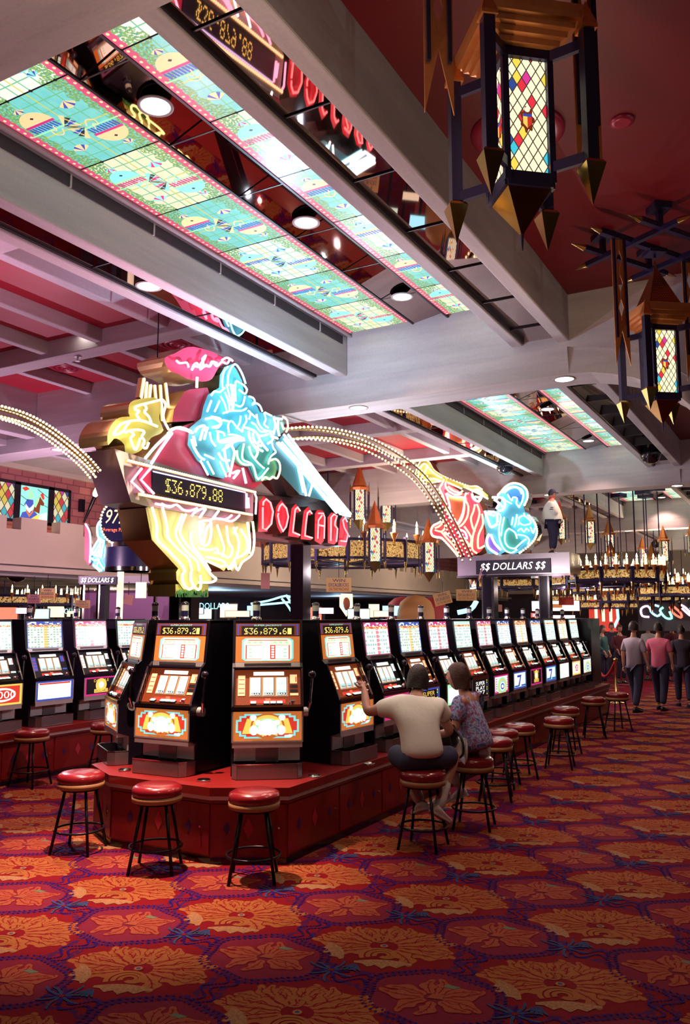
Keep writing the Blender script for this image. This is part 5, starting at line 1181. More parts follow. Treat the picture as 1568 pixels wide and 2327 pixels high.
# ------------------------------------------------------------------ chandeliers
def mini_lantern(b, c, s=1.0, tall=.62):
    c = V(c); w = .10*s; h = tall*s
    b.box(c.x-w, c.x+w, c.y-w, c.y+w, c.z, c.z+h, 'lantern_glass')
    for x in (-1, 1):
        for y in (-1, 1): b.box(c.x+x*w*1.06-.016*s, c.x+x*w*1.06+.016*s, c.y+y*w*1.06-.016*s, c.y+y*w*1.06+.016*s, c.z-.03*s, c.z+h+.03*s, 'blue_iron'); b.cyl(c+V((x*w*1.9, y*w*1.9, h*.9)), c+V((x*w*1.9, y*w*1.9, h*1.25)), .018*s, 'gold', .002, n=5); b.cyl(c+V((x*w*1.9, y*w*1.9, 0)), c+V((x*w*1.9, y*w*1.9, h*.9)), .014*s, 'blue_iron', n=5); b.cyl(c+V((x*w*1.9, y*w*1.9, 0)), c+V((x*w*1.9, y*w*1.9, -.14*s)), .018*s, 'gold', .002, n=5)
    for k in range(6): 
        zz = c.z+h*(k+.5)/6
        for y in (-1, 1): b.add([(c.x-w*.35+(k % 2)*w*.4, c.y+y*w*1.01, zz), (c.x-w*.15+(k % 2)*w*.4, c.y+y*w*1.01, zz+.03*s), (c.x+w*.05+(k % 2)*w*.4, c.y+y*w*1.01, zz)], [(0, 1, 2)], 'glass_red')
    b.lathe([(w*2.0, h), (w*2.1, h+.05*s), (w*1.5, h+.09*s), (w*1.45, h+.13*s), (0, h+.55*s)], 'copper', 8, c, False)
    b.lathe([(w*1.4, 0), (0, -.22*s)], 'gold_dark', 4, c, False)
def candle(b, c, s=1.0):
    c = V(c); b.lathe([(.0, -.30*s), (.05*s, -.12*s), (.10*s, 0), (.11*s, .03*s), (.05*s, .03*s)], 'copper', 8, c); b.lathe([(.042*s, .03*s), (.042*s, .22*s)], 'glass_cream', 8, c); b.lathe([(.0, .22*s), (.035*s, .27*s), (.02*s, .34*s), (0, .40*s)], 'flame', 6, c)
def chandelier(label, c, Rr, n, lant, tall=1.0, detail=True, chains=True, top=5.05, spin=0.0, cs=.65, ls=1.0):
    c = V(c); t = thing('chandelier', label, 'chandelier', c, spin, 'castle chandeliers')
    b = MB(); f = MB()
    for i in range(n):
        a0, a1 = 2*PI*i/n, 2*PI*(i+1)/n; p, q = V((Rr*math.cos(a0), Rr*math.sin(a0), 0)), V((Rr*math.cos(a1), Rr*math.sin(a1), 0))
        for z in (-.02, .30*tall): b.bar(p+V((0, 0, z)), q+V((0, 0, z)), .05, .05, 'blue_iron')
        b.bar(p+V((0, 0, -.08)), p+V((0, 0, .36*tall)), .06, .06, 'blue_iron'); b.cyl(p+V((0, 0, -.08)), p+V((0, 0, -.30)), .035, 'gold', .002, n=5); b.bar(p+V((0, 0, -.03)), p*.1+V((0, 0, -.03)), .035, .035, 'blue_iron')
        m = (q-p).normalized(); f.add([p+m*.05+V((0, 0, .02)), q-m*.05+V((0, 0, .02)), q-m*.05+V((0, 0, .27*tall)), p+m*.05+V((0, 0, .27*tall))], [(0, 1, 2, 3)], 'filigree')
    obj('iron_ring', b, t); obj('filigree_band', f, t)
    for i in range(n):
        a = 2*PI*(i+.5)/n; k = Rr*math.cos(PI/n)+.06
        if detail: o = link(bpy.data.objects.new('candle', cached('candle_1', lambda: (lambda m: (candle(m, (0, 0, 0), 1.15), m)[1])(MB()))), t); o.location = (k*math.cos(a), k*math.sin(a), .40*tall); o.scale = (cs,)*3
        else:
            pass
    if not detail:
        for i in range(n*3): a = 2*PI*(i+.5)/(n*3); o = link(bpy.data.objects.new('candle', cached('candle_1', lambda: (lambda m: (candle(m, (0, 0, 0), 1.15), m)[1])(MB()))), t); o.location = (Rr*math.cos(a), Rr*math.sin(a), .38*tall); o.scale = (cs,)*3
    for (r, deg, z, s) in lant:
        o = link(bpy.data.objects.new('lantern', cached('minilan', lambda: (lambda m: (mini_lantern(m, (0, 0, 0)), m)[1])(MB()))), t); o.location = (r*math.cos(R(deg)), r*math.sin(R(deg)), z); o.scale = (s*ls,)*3; o.rotation_euler = (0, 0, R(31)-spin)
    if chains:
        ch = MB()
        for deg in (30, 150, 270): ch.cyl((Rr*.45*math.cos(R(deg)), Rr*.45*math.sin(R(deg)), 0), (Rr*.45*math.cos(R(deg)), Rr*.45*math.sin(R(deg)), top-c.z), .014, 'blue_iron', n=5); ch.box(Rr*.45*math.cos(R(deg))-.14, Rr*.45*math.cos(R(deg))+.14, Rr*.45*math.sin(R(deg))-.14, Rr*.45*math.sin(R(deg))+.14, top-c.z-.10, top-c.z, 'blue_iron')
        o = obj('chain', ch, t)
    return t
cc = aty(788, 1278, 15.6)
def on_ring(x, y, Y, rel): 
    q = aty(x, y, Y)-rel; return (math.hypot(q.x, q.y), math.degrees(math.atan2(q.y, q.x)), q.z)
lam = [(*on_ring(852, 1276, 13.9, cc), 1.0), (*on_ring(975, 1300, 15.0, cc), .92), (*on_ring(817, 1182, 15.0, cc), 1.0), (*on_ring(878, 1188, 15.8, cc), .95), (*on_ring(720, 1240, 17.2, cc), .8)]
chandelier('huge ring chandelier of candles and castle lanterns behind the DOLLARS letters', cc, 1.80, 18, lam, 1.15, True)
far = [(1345, 1330, 18.0, .95, [(0, 0, .9, 1.1), (.6, 200, 1.0, 1.0), (1.3, -60, .1, 1)]), (1440, 1345, 25.5, 1.75, [(.3, 0, .8, 1.1), (1.5, -70, 0, 1), (1.7, 200, .2, 1)]), (1560, 1352, 21.0, 1.2, [(.5, 180, .8, 1.1), (1.4, -100, .2, 1.1), (.2, 0, 1.0, 1)]), (1180, 1335, 22.0, 1.3, [(.4, 20, .5, 1), (1.4, -70, 0, 1)]), (1490, 1378, 33.0, 1.6, [(.6, 0, .8, 1.2), (1.6, -60, 0, 1.1), (1.8, 210, .1, 1)]), (1390, 1381, 29.5, 1.3, [(.6, 0, .8, 1.2), (1.6, -60, 0, 1.1)]), (1290, 1366, 33.5, 1.2, [(.5, 10, .6, 1), (1.5, -80, 0, 1)]), (1400, 1318, 16.8, .9, [(.3, 0, .5, 1), (.9, -70, 0, 1)]), (1520, 1322, 36.5, 1.5, [(.6, 20, .7, 1.2), (1.4, -100, .1, 1.1)]), (1455, 1366, 21.6, .9, [(.3, -40, .3, 1)])]
fl = ['castle chandelier just right of the chrome DOLLARS board', 'wide castle chandelier over the crowd on the right', 'castle chandelier cut by the right picture edge', 'castle chandelier seen under the $$ DOLLARS $$ board', 'chandelier with the smallest candles, far right', 'farthest chandelier above the end of the long machine row', 'dim chandelier behind the chrome board posts', 'small high chandelier right of the chrome board', 'high chandelier near the right picture edge', 'low chandelier over the heads of the walking men']
for i, (x, y, Y, r, la) in enumerate(far):
    chandelier(fl[i], aty(x, y, Y), r, 10, la, .62, False, True, 5.0, .3*i, .50, .66)
lft = [(50, 1372, 12.3, 1.25, []), (150, 1374, 15.2, 1.2, [])]
for i, (x, y, Y, r, la) in enumerate(lft): chandelier(['ring of candles in the bar at the left picture edge', 'ring of candles in the bar left of the payback sign'][i], aty(x, y, Y), r, 9, la, .5, False, True, 2.98, .2, .40, .6)
# ------------------------------------------------------------------ castle balcony on the left
XW = -14.0
zc, zl = 4.92, 3.12
struct('wall_left', MB().box(XW-.4, XW, -2, 40, 3.1, 5.1, 'castle_brick'), 0, 'red castle brick wall above the balcony')
trim(MB().box(XW-.05, XW+.10, -2, 40, 4.88, 4.99, 'plaster_wall'), 'cornice along the top of the castle brick wall')
b = MB().box(XW+.55, XW+.80, -2, 40, 2.95, 3.56, 'balcony'); yy = 6.0
while yy < 38: b.box(XW+.55, XW+.80, yy, yy+.62, 3.56, 3.80, 'balcony'); yy += .95
b.box(XW+.55, XW+.92, -2, 40, 2.88, 2.98, 'balcony').box(XW-.4, XW+.75, -2, 40, 2.80, 2.90, 'soffit_grey').box(XW+.5, XW+1.05, -2, 40, 2.74, 2.84, 'balcony').box(XW-6, XW+.9, -2, 40, 2.66, 2.76, 'soffit_grey')
trim(b, 'castle parapet with battlements in front of the brick wall', 0)
struct('wall_back_left', MB().box(XW-6.3, XW-6, -2, 40, 0, 2.7, 'dark_wall'), 0, 'dark back wall of the bar under the balcony')
# warm glints behind the battlements
for i, (px_, py_) in enumerate([(49, 1205), (98, 1212), (165, 1222)]):
    p = atx(px_, py_, XW+.3); point('parapet_lamp', (XW+.32, p.y, 3.45), 4.0, (1, .72, .4), .04)
# window of three lit stained-glass lights
a, e = atx(5, 1097, XW), atx(153, 1196, XW); 
y0, y1 = atx(-6, 1150, XW).y, atx(155, 1150, XW).y; z0, z1 = 3.86, 4.57
wn = thing('stained_glass_window', 'three-light castle window with a knight on horseback in the brick wall', 'window', (XW, (y0+y1)/2, z0)); win = wn.location.copy()
def wput(name, mb, lab=None): mb.v = [tuple(V(v)-win) for v in mb.v]; return obj(name, mb, wn, 0, None, lab)
b = MB(); x = XW+.05
for p, q in ((y0-.05, y0), (y0+(y1-y0)*.20, y0+(y1-y0)*.28), (y0+(y1-y0)*.68, y0+(y1-y0)*.76), (y1-.03, y1+.03)): b.box(XW-.02, x, p, q, z0-.05, z1+.05, 'black_gloss')
b.box(XW-.02, x, y0, y1, z0-.06, z0, 'black_gloss').box(XW-.02, x, y0, y1, z1, z1+.06, 'black_gloss'); wput('frame', b)
W_ = y1-y0
o = obj('diamond_pane', MB().box(0, .02, 0, W_*.21, 0, z1-z0, 'window_lattice'), wn); o.location = V((XW+.012, y0, z0))-win
o = obj('diamond_pane', MB().box(0, .02, 0, W_*.22, 0, z1-z0, 'window_lattice'), wn); o.location = V((XW+.012, y0+W_*.76, z0))-win
b = MB().box(XW+.01, XW+.03, y0+W_*.28, y0+W_*.68, z0, z1, 'sky_pane')
K = lambda u, w, d=0: (XW+.032+d*.002, y0+W_*(.28+.40*u), z0+(z1-z0)*w)
def kp(s, m, d=0): n = [float(v) for v in s.split()]; b.poly([K(n[i], n[i+1], d) for i in range(0, len(n), 2)], m)
kp('.02 .02 .60 .02 .62 .22 .50 .30 .30 .28 .10 .22', 'glass_blue'); kp('.30 .62 .44 .62 .46 .78 .37 .95 .28 .78', 'glass_green', 1); kp('.15 .45 .30 .35 .48 .45 .46 .62 .25 .62', 'glass_blue', 1)
kp('.20 .48 .34 .34 .48 .50 .48 .40 .34 .22 .20 .38', 'glass_white', 2); kp('.22 .34 .34 .18 .48 .34 .48 .26 .34 .10 .22 .26', 'glass_orange', 2)
kp('.48 .30 .55 .60 .70 .74 .86 .56 .84 .48 .72 .50 .70 .24', 'glass_brown', 1); kp('.50 .44 .54 .62 .70 .80 .66 .62 .56 .40', 'glass_green', 2); kp('.05 .92 .20 .98 .32 .92 .16 .84', 'glass_red', 2); kp('.70 .80 .80 .88 .86 .70 .80 .66', 'glass_red', 2)
kp('.40 .06 .66 .22 .70 .10 .64 .02', 'glass_yellow', 2); kp('.72 .02 .98 .02 .98 .30 .72 .22', 'glass_white', 1)
for p in ((.02, .70, .30, .56), (.02, .45, .16, .40), (.60, .95, .98, .75), (.86, .5, .98, .46)): b.bar(K(p[0], p[1], 2), K(p[2], p[3], 2), .008, .008, 'mark_dark')
wput('knight_pane', b, 'lit pane with knight and horse')
# torch on the wall
tp = atx(186, 1146, XW); tt = thing('wall_torch', 'black wall torch with a glowing flame bulb on the brick wall', 'torch', (XW, tp.y, tp.z)); ex = V((.35, .25, 0))
obj('bracket', MB().box(0, .08, -.10, .02, -.18, .10, 'black_gloss'), tt); obj('handle', MB().cyl((.10, -.02, -.42), (.26, .12, .16), .02, 'black_gloss', .05, n=10), tt); obj('flame', MB().lathe([(.0, -.02), (.055, .03), (.06, .08), (.03, .16), (0, .22)], 'flame', 12, (.27, .125, .16)), tt)
o = obj('camera_dome', MB().ball((0, 0, 0), .22, 'dome', 20, 10)); o.location = atx(39, 1298, XW+.4); tag(o, 'black camera dome under the balcony at the left edge', 'camera dome')
# ------------------------------------------------------------------ signs and shops in the distance
def hung_sign(label, px_, py_, w, h, D, lines, m, top=2.66, tilt=0.0, name='hanging_sign'):
    c = atd(px_, py_, D); k = D/F; hw, hh = w*k/2, h*k/2; e = CR; u = V((0, 0, 1)); n = e.cross(u)
    t = thing(name, label, 'sign', c); e2 = e*math.cos(tilt)+u*math.sin(tilt); u2 = u*math.cos(tilt)-e*math.sin(tilt)
    b = MB().prism([e2*-hw-u2*hh, e2*hw-u2*hh, e2*hw+u2*hh, e2*-hw+u2*hh], n*-.02, m); 
    for i, (s, ink) in enumerate(lines):
        add_text(b, s, u2*(hh*(.62-1.24*i/max(1, len(lines)-1)) if len(lines) > 1 else 0)+n*.004, e2, u2, hh*(.42 if i != 1 else .5), ink, hw*(1.0 if i == 0 and len(lines) > 2 else 1.6))
    obj('card', b, t)
    if top: obj('wire', MB().cyl((0, 0, hh), (0, 0, max(hh+.05, top-c.z)), .006, 'iron', n=5), t)
    return t
xb3 = [('WIN', 'ink_purple'), ('EXCALIBUCKS', 'ink_purple'), ('ON THIS MACHINE', 'ink_red')]
hung_sign('orange and yellow card reading WIN above the slot machines, under the big chandelier', 770, 1329, 57, 32, 14.5, xb3, 'paper_yellow', 3.0)
hung_sign('yellow WIN card hanging in the bar, left one of the pair nearer the payback sign', 108, 1349, 34, 24, 15.0, xb3, 'paper_yellow')
hung_sign('pinkish WIN card hanging in the bar beside the yellow card', 77, 1361, 30, 20, 15.6, xb3, 'paper_pink')
hung_sign('tilted WIN card behind glass left of the chrome DOLLARS board', 1006, 1360, 40, 28, 16.5, xb3, 'paper_yellow', 2.6, .25)
hung_sign('WIN card behind glass, just left of the black sign post', 1060, 1352, 46, 26, 16.6, xb3, 'paper_yellow', 2.6)
hung_sign('red and green pennant card hanging right of the grass base', 603, 1320, 20, 36, 15.0, [('', 'ink_red')] if 0 else [], 'paper_pink', 3.0)
hung_sign('red notice hanging over the far right machines', 1287, 1366, 34, 18, 24.0, [], 'ink_red', 0)
hung_sign('orange card low between the chrome board posts', 1132, 1382, 18, 16, 17.5, [], 'paper_pink', 2.6)
hung_sign('square cream card glowing in the change booth window', 320, 1341, 24, 36, 13.9, [], 'glass_cream', 2.7)
hung_sign('pink notice leaning in the change booth', 292, 1363, 20, 22, 14.2, [], 'paper_pink', 2.5, -.2)
hung_sign('dim orange WIN card inside the change booth', 187, 1373, 34, 18, 14.3, xb3, 'paper_yellow', 2.6)
def neon_word(label, word, px_, py_, w, h, D, m, back=None, it=.0, name='neon_word_sign'):
    c = atd(px_, py_, D); k = D/F; t = thing(name, label, 'neon sign', c); n = CR.cross(V((0, 0, 1)))
    b = MB()
    if back: b.prism([CR*(x*w*k*.56)+V((0, 0, z*h*k*.75)) for x, z in ((-1, -1), (1, -1), (1, 1), (-1, 1))], n*-.1, back)
    add_text(b, word, n*.02, CR, V((0, 0, 1)), h*k, m, w*k, it); obj('letters', b, t)
    obj('stand', MB().box(-.04, .04, -.04, .04, -c.z, -h*k*.5, 'rail_dark') if not back else MB().box(-.05, .05, .1, .2, -c.z, 0, 'rail_dark'), t); return t
neon_word('cyan DOLLARS neon seen behind the grass base of the knight sign', 'DOLLARS', 487, 1377, 66, 14, 18, 'sign_cyan')
neon_word('cyan DOLLARS neon in the far bar on the left', 'DOLLARS', 164, 1389, 52, 12, 17.5, 'sign_cyan')
neon_word('small pink neon in the far bar, left of the DOLLARS neon', 'LOUNGE', 62, 1386, 34, 9, 17, 'sign_pink') if 0 else None
neon_word('white lettered black DOLLARS sign above the change booth, left of the cream post', '$$ DOLLARS $', 222, 1319, 74, 12, 12.2, 'letter_white', 'face_black', .25)
neon_word('small red DOLLARS sign on top of the far machines', 'DOLLARS', 1221, 1398, 22, 7, 17.5, 'letter_white', 'glass_red')
neon_word('white sign with orange script past the end of the posts', 'Pizza', 1276, 1375, 20, 8, 27, 'glass_orange', 'glass_white') if 0 else None
b = MB().box(-.75, .75, -.1, .1, -.16, .16, 'glass_white').box(-.40, .25, -.105, -.1, -.06, .06, 'glass_orange').box(-.6, .6, -.1, .1, -.55, -.30, 'sign_pink')
o = obj('lit_shop_sign', b); o.location = aty(1262, 1377, 27); tag(o, 'white lit shop sign with an orange mark beyond the chrome board', 'sign')
b = MB().box(-.5, .5, -.05, .05, -.55, .55, 'glass_red'); 
for i in range(3): b.box(-.3+.25*i, -.2+.25*i, -.06, -.05, -.2, .4, 'sign_warm')
b.tube([(.35, -.07, -.4), (.5, -.07, -.1), (.48, -.07, .3)], .05, 'sign_cyan'); o = obj('red_slot_sign', b); o.location = aty(1372, 1399, 30); tag(o, 'small red and blue lit sign far off behind the crowd', 'sign')
b = MB(); random.seed(3)
for i in range(7): b.tube(smooth_pts([(-.95+.27*i+.16*math.cos(t*1.3+i), 0, .05+.17*math.sin(t*1.3+i*.7)+.05*math.sin(i*2.1)) for t in range(5)], 3), .035, ('sign_pink', 'sign_cyan', 'neon_green', 'sign_red')[i % 4])
b.box(-1.2, 1.2, .1, .2, -.5, .4, 'glass_black'); o = obj('script_neon_sign', b); o.location = aty(1548, 1394, 25.5); tag(o, 'colourful script neon at the right picture edge', 'neon sign')
# blue neon swoosh, shield and lance beyond the machines
def far_neon(name, lab, mat, strokes, D, r=.035):
    b = MB(); c = atd(*strokes[0][0], D)
    for s in strokes: b.tube(smooth_pts([atd(x, y, D)-c for x, y in s], 3), r, mat)
    o = obj(name, b); o.location = c; tag(o, lab, 'neon sign'); return o
far_neon('neon_swoosh', 'blue neon swoosh behind glass right of the tilted card', 'sign_cyan', [[(1040, 1392), (1070, 1384), (1083, 1365)]], 16.8, .055)
far_neon('neon_lance', 'distant white-blue neon lance between the legs and the black post', 'sign_cyan', [[(570, 1372), (610, 1365), (650, 1354), (668, 1362)], [(572, 1376), (620, 1372), (660, 1368)], [(640, 1360), (655, 1378), (668, 1400)], [(650, 1352), (664, 1376), (662, 1398)]], 18.5, .026)
b = MB(); c = atd(787, 1372, 19); k = 19/F
b.tube([CR*(x*k)+V((0, 0, z*k)) for x, z in ((-12, 20), (-12, -6), (0, -26), (12, -6), (12, 20), (-12, 20))], .035, 'sign_warm'); b.tube([CR*(x*k)+V((0, 0, z*k)) for x, z in ((-10, 0), (-8, -8), (0, -22), (8, -8), (10, 0))], .03, 'sign_cyan'); b.prism([CR*(x*k)+V((0, 0, z*k)) for x, z in ((-11, 19), (-11, -6), (0, -24), (11, -6), (11, 19))], CF*.1, 'glass_cream'); b.ball(CF*-.02, .10, 'glass_brown', 12, 8, (1, .3, 1.5))
o = obj('shield_neon_sign', b); o.location = c; tag(o, 'shield-shaped neon sign behind the machine display reading $36,879.6', 'neon sign')
for i, (x, w, m) in enumerate([(914, .42, 'tent_red'), (945, .44, 'tent_tan'), (982, .40, 'tent_red')]):
    c = atd(x, 1400, (20.5, 19.0, 20.8)[i]); o = obj('barrel_tent', MB().lathe([(w, -1.9), (w, 0), (w*.96, .16), (w*.8, .34), (w*.45, .46), (0, .5)], m, 20)); o.location = (c.x, c.y, 1.9); tag(o, ['red domed tent behind the machine row, left of the tan one', 'tan domed tent between the two red ones', 'red domed tent right of the tan one'][i], 'tent')
random.seed(11)
for i in range(16):
    pxx = [448, 470, 520, 540, 575, 715, 735, 815, 850, 868, 890, 18, 52, 95, 128, 180][i]; D_ = 17+(i*1.7 % 5); pyy = 1388+(i*7 % 14); c = atd(pxx, pyy, D_); w_, h_ = .10+.03*(i % 4), .06+.05*(i % 3)
    m_ = ('sign_pink', 'glass_mint', 'sign_warm', 'glass_cream', 'sign_cyan', 'sign_red')[i % 6]; b = MB().box(-w_*1.3, w_*1.3, -.04, .04, -h_, h_, m_).box(-w_*1.36, w_*1.36, -.02, .06, -h_*1.15, h_*1.15, 'rail_dark').box(-.03, .03, 0, .05, -c.z, -h_, 'rail_dark')
    o = obj('machine_top_sign', b); o.location = c; o.rotation_euler = (0, 0, YAW); tag(o, 'small %s sign over machine tops, %s' % (('pink', 'mint', 'amber', 'cream', 'cyan', 'red')[i % 6], 'at the left picture edge' if pxx < 90 else 'in the bar left of the payback sign' if pxx < 200 else 'under the horse legs of the knight sign' if pxx < 530 else 'left of the black sign post' if pxx < 680 else 'right of the black sign post' if pxx < 780 else 'close to the domed tents'), 'sign', 'small lit signs under the balcony')
# change booth behind the left bank
bc = atd(290, 1400, 15.4); bt = thing('change_booth', 'glass change booth with lit posts behind the left machines', 'booth', (bc.x, bc.y, 0))
for i, (x, D) in enumerate([(186, 15.4), (222, 15.3), (352, 15.2), (398, 15.3)]):
    p = atd(x, 1400, D); obj('post', MB().box(-.025, .025, -.025, .025, 0, 2.55, 'chrome'), bt).location = (p.x-bc.x, p.y-bc.y, 0)
p, q = atd(186, 1400, 15.9), atd(398, 1400, 15.9)
obj('back_panel', MB().bar((p.x-bc.x, p.y-bc.y, 1.2), (q.x-bc.x, q.y-bc.y, 1.2), .05, 2.4, 'booth_purple'), bt); obj('counter', MB().bar((p.x-bc.x, p.y-bc.y-.3, .55), (q.x-bc.x, q.y-bc.y-.3, .55), .4, 1.1, 'dark_wall'), bt); obj('roof_beam', MB().bar((p.x-bc.x, p.y-bc.y, 2.6), (q.x-bc.x, q.y-bc.y, 2.6), .6, .14, 'soffit_grey'), bt)
# ------------------------------------------------------------------ far walls
struct('wall_far', MB().box(-30, 12, 39.6, 40, 0, 3.0, 'dark_wall').box(-30, 12, 39.6, 40, 3.0, 5.3, 'plaster_wall'), 0, 'far wall of the hall')
struct('wall_right', MB().box(7.6, 8, -3, 40, 0, 5.3, 'dark_wall'), 0, 'dark wall right of the aisle')
struct('wall_near', MB().box(-22, 8, -3.4, -3, 0, 5.3, 'dark_wall'), 0, 'wall behind the viewer')
# rows of far slot machines as lit cabinets
def far_bank(label, x, y0, y1, facing, n):
    t = thing('far_slot_bank', label, 'slot bank', (x, (y0+y1)/2, 0)); L = y1-y0
    obj('plinth', MB().box(-.7, .7, -L/2, L/2, 0, .5, 'red_base'), t)
    for i in range(n):
        yy = -L/2+L*(i+.5)/n; w = L/n*.40; b = MB().box(-.35, .35, yy-w, yy+w, .5, 1.84, 'black_cab'); s = facing
        for z0, z1, m in ((1.42, 1.78, 'glass_mint'), (1.08, 1.30, ('glass_white', 'glass_cream')[i % 2]), (.72, .98, ('glass_red', 'glass_cyan', 'glass_yellow', 'glass_white')[i % 4])): b.box(s*.35, s*.356, yy-w*.85, yy+w*.85, z0, z1, m)
        obj('cabinet', b, t)
far_bank('distant bank of machines on the right behind the crowd', -.5, 27, 36, -1, 8)
for i, (x, y, z, e, c) in enumerate([(-7.3, 14.6, 3.6, 70, (1, .75, .55)), (-3, 24, 3.4, 190, (1, .72, .48)), (-.5, 27, 3.2, 170, (1, .72, .48)), (-12, 15, 2.3, 40, (1, .7, .5)), (-15.0, 19, 2.2, 90, (.45, .8, 1)), (-15.5, 27, 2.2, 90, (.45, .75, 1)), (-17, 17, 2.2, 60, (1, .7, .5)), (-9, 22, 2.6, 60, (.7, .8, 1)), (-1, 33, 3.0, 160, (1, .7, .45)), (-11.2, 19, 3.7, 110, (1, .8, .65)), (-10.5, 27, 3.8, 140, (1, .8, .65)), (-11.5, 12, 3.9, 40, (1, .6, .6)), (-6, 30, 3.2, 80, (1, .7, .5))]):
    point('hall_fill_glow', (x, y, z), e, c, .06)  # added fill points; several stand away from chandeliers to brighten balcony and bar
# ------------------------------------------------------------------ people
def skinned(name, verts, edges, mat, parent, root=0, sub=2):
    """one continuous body grown over a jointed skeleton: verts (x, y, z, rx[, ry])"""
    me = bpy.data.meshes.new(name); me.from_pydata([v[:3] for v in verts], edges, []); me.materials.append(MATS[mat])
    o = link(bpy.data.objects.new(name, me), parent)
    m = o.modifiers.new('skin', 'SKIN'); m.use_smooth_shade = True; m.branch_smoothing = .35
    sv = me.skin_vertices[0].data if me.skin_vertices else None
    if sv is None:
        bpy.context.view_layer.objects.active = o; bpy.ops.mesh.customdata_skin_add(); sv = me.skin_vertices[0].data
    for i, v in enumerate(verts): sv[i].radius = (v[3], v[4] if len(v) > 4 else v[3]); sv[i].use_root = (i == root)
    s = o.modifiers.new('sub', 'SUBSURF'); s.levels = s.render_levels = sub
    return o
class Sk:
    def __init__(s): s.v = []; s.e = []; s.n = {}
    def add(s, name, p, r, to=None, r2=None):
        s.v.append((*p, r, r2 or r)); i = len(s.v)-1; s.n[name] = i
        if to is not None: s.e.append((s.n[to], i))
        return V(p)
def add_hand(k, wrist, p, d, nrm, s=1.0, curl=.5, side=1):
    """palm and five separate bent fingers from a wrist joint; d fingers' direction, nrm back of hand"""
    d = V(d).normalized(); nrm = V(nrm).normalized(); a = d.cross(nrm).normalized()*side; p = V(p)
    w = wrist
    k.add(w+'_palm', p+d*.045*s, .027*s, w, .020*s); k.add(w+'_kn', p+d*.082*s, .030*s, w+'_palm', .018*s)
    for i, L in enumerate((.072, .082, .077, .060)):
        o = p+d*.088*s+a*((i-1.5)*.021*s); n0 = '%s_f%d' % (w, i)
        k.add(n0, o, .0092*s, w+'_kn'); q = o+(d*math.cos(curl*.5)-nrm*math.sin(curl*.5))*L*.5*s; k.add(n0+'a', q, .0088*s, n0); k.add(n0+'b', q+(d*math.cos(curl*1.4)-nrm*math.sin(curl*1.4))*L*.5*s, .0078*s, n0+'a')
    t = p+d*.03*s-a*.034*s; k.add(w+'_t', t, .012*s, w+'_palm'); k.add(w+'_tb', t+(d*.8-a*.6)*.038*s, .0105*s, w+'_t'); k.add(w+'_tc', t+(d*1.0-a*.5)*.066*s, .009*s, w+'_tb')
def head_mesh(hairm, long_=0.0, cap=None):
    """head facing -Y, centre at origin, about 0.22 m tall: skull, jaw, nose, eyes, mouth, ears, neck stub"""
    b = MB(); n, kk = 20, 14; vs = []; fs = []
    for j in range(kk+1):
        t = PI*j/kk; z = math.cos(t)*.118; rr = math.sin(t)
        for i in range(n):
            a = 2*PI*i/n; x = rr*.074*math.cos(a); y = rr*.094*math.sin(a)
            if z < 0: f = 1-.28*(-z/.118)**1.5; x *= f; y = y*f - .018*(-z/.118)
            if math.sin(a) < -.6 and -.05 < z < .02: y -= .004
            vs.append((x, y, z))
    for j in range(kk): fs += [(j*n+i, (j+1)*n+i, (j+1)*n+(i+1) % n, j*n+(i+1) % n) for i in range(n)]
    b.add(vs, fs, 'skin', True)
    b.add([(-.010, -.090, .012), (.010, -.090, .012), (0, -.116, -.018), (-.016, -.094, -.026), (.016, -.094, -.026)], [(0, 1, 2), (0, 2, 3), (1, 4, 2), (2, 4, 3)], 'skin', True)
    for s in (-1, 1):
        b.ball((s*.030, -.082, .014), .011, 'white_cloth', 8, 6); b.ball((s*.030, -.091, .014), .005, 'hair_dark', 6, 4); b.bar((s*.016, -.091, .034), (s*.046, -.082, .036), .006, .006, hairm)
        b.ball((s*.074, .006, .0), .024, 'skin', 8, 6, (.35, .75, 1.25))
    b.ball((0, -.094, -.052), .020, 'pink_shirt', 8, 5, (1, .35, .28))
    return b
def hair_mesh(hairm, length):
    b = MB(); n, kk = 20, 10; vs = []; fs = []
    top = .132
    for j in range(kk+1):
        for i in range(n):
            a = 2*PI*i/n; front = -math.sin(a)
            low = (.055 if front > .45 else (.0 if front > .0 else -length))
            zz = .126 - (.126-low)*(j/kk)**1.25; q = max(0.0, 1-(max(0, zz)/.132)**2)**.5
            w = 1.02 + .05*math.sin(a*5+j)*(j/kk) + .03*math.sin(a*11+j*2.3)
            vs.append((.086*q*w*math.cos(a), .105*q*w*math.sin(a)+.006, zz))
    for j in range(kk): fs += [(j*n+i, (j+1)*n+i, (j+1)*n+(i+1) % n, j*n+(i+1) % n) for i in range(n)]
    return b.add(vs, fs, hairm, True)
def put_head(parent, p, face, tilt=0.0, hairm='hair_dark', length=.05, cap=None, sc1=1.0):
    ang = math.atan2(face[0], -face[1])
    o = obj('head', head_mesh(hairm), parent); o.location = p; o.rotation_euler = (tilt, 0, ang); o.scale = (sc1,)*3
    if cap:
        b = MB().lathe([(.092, .02), (.092, .06), (.075, .105), (.04, .128), (0, .134)], cap, 18).prism([(-.07, -.075, .028), (-.05, -.16, .02), (.05, -.16, .02), (.07, -.075, .028)], (0, 0, .008), cap)
        h = obj('cap', b, o)
    h = obj('hair', hair_mesh(hairm, length if not cap else .05), o)
    return o
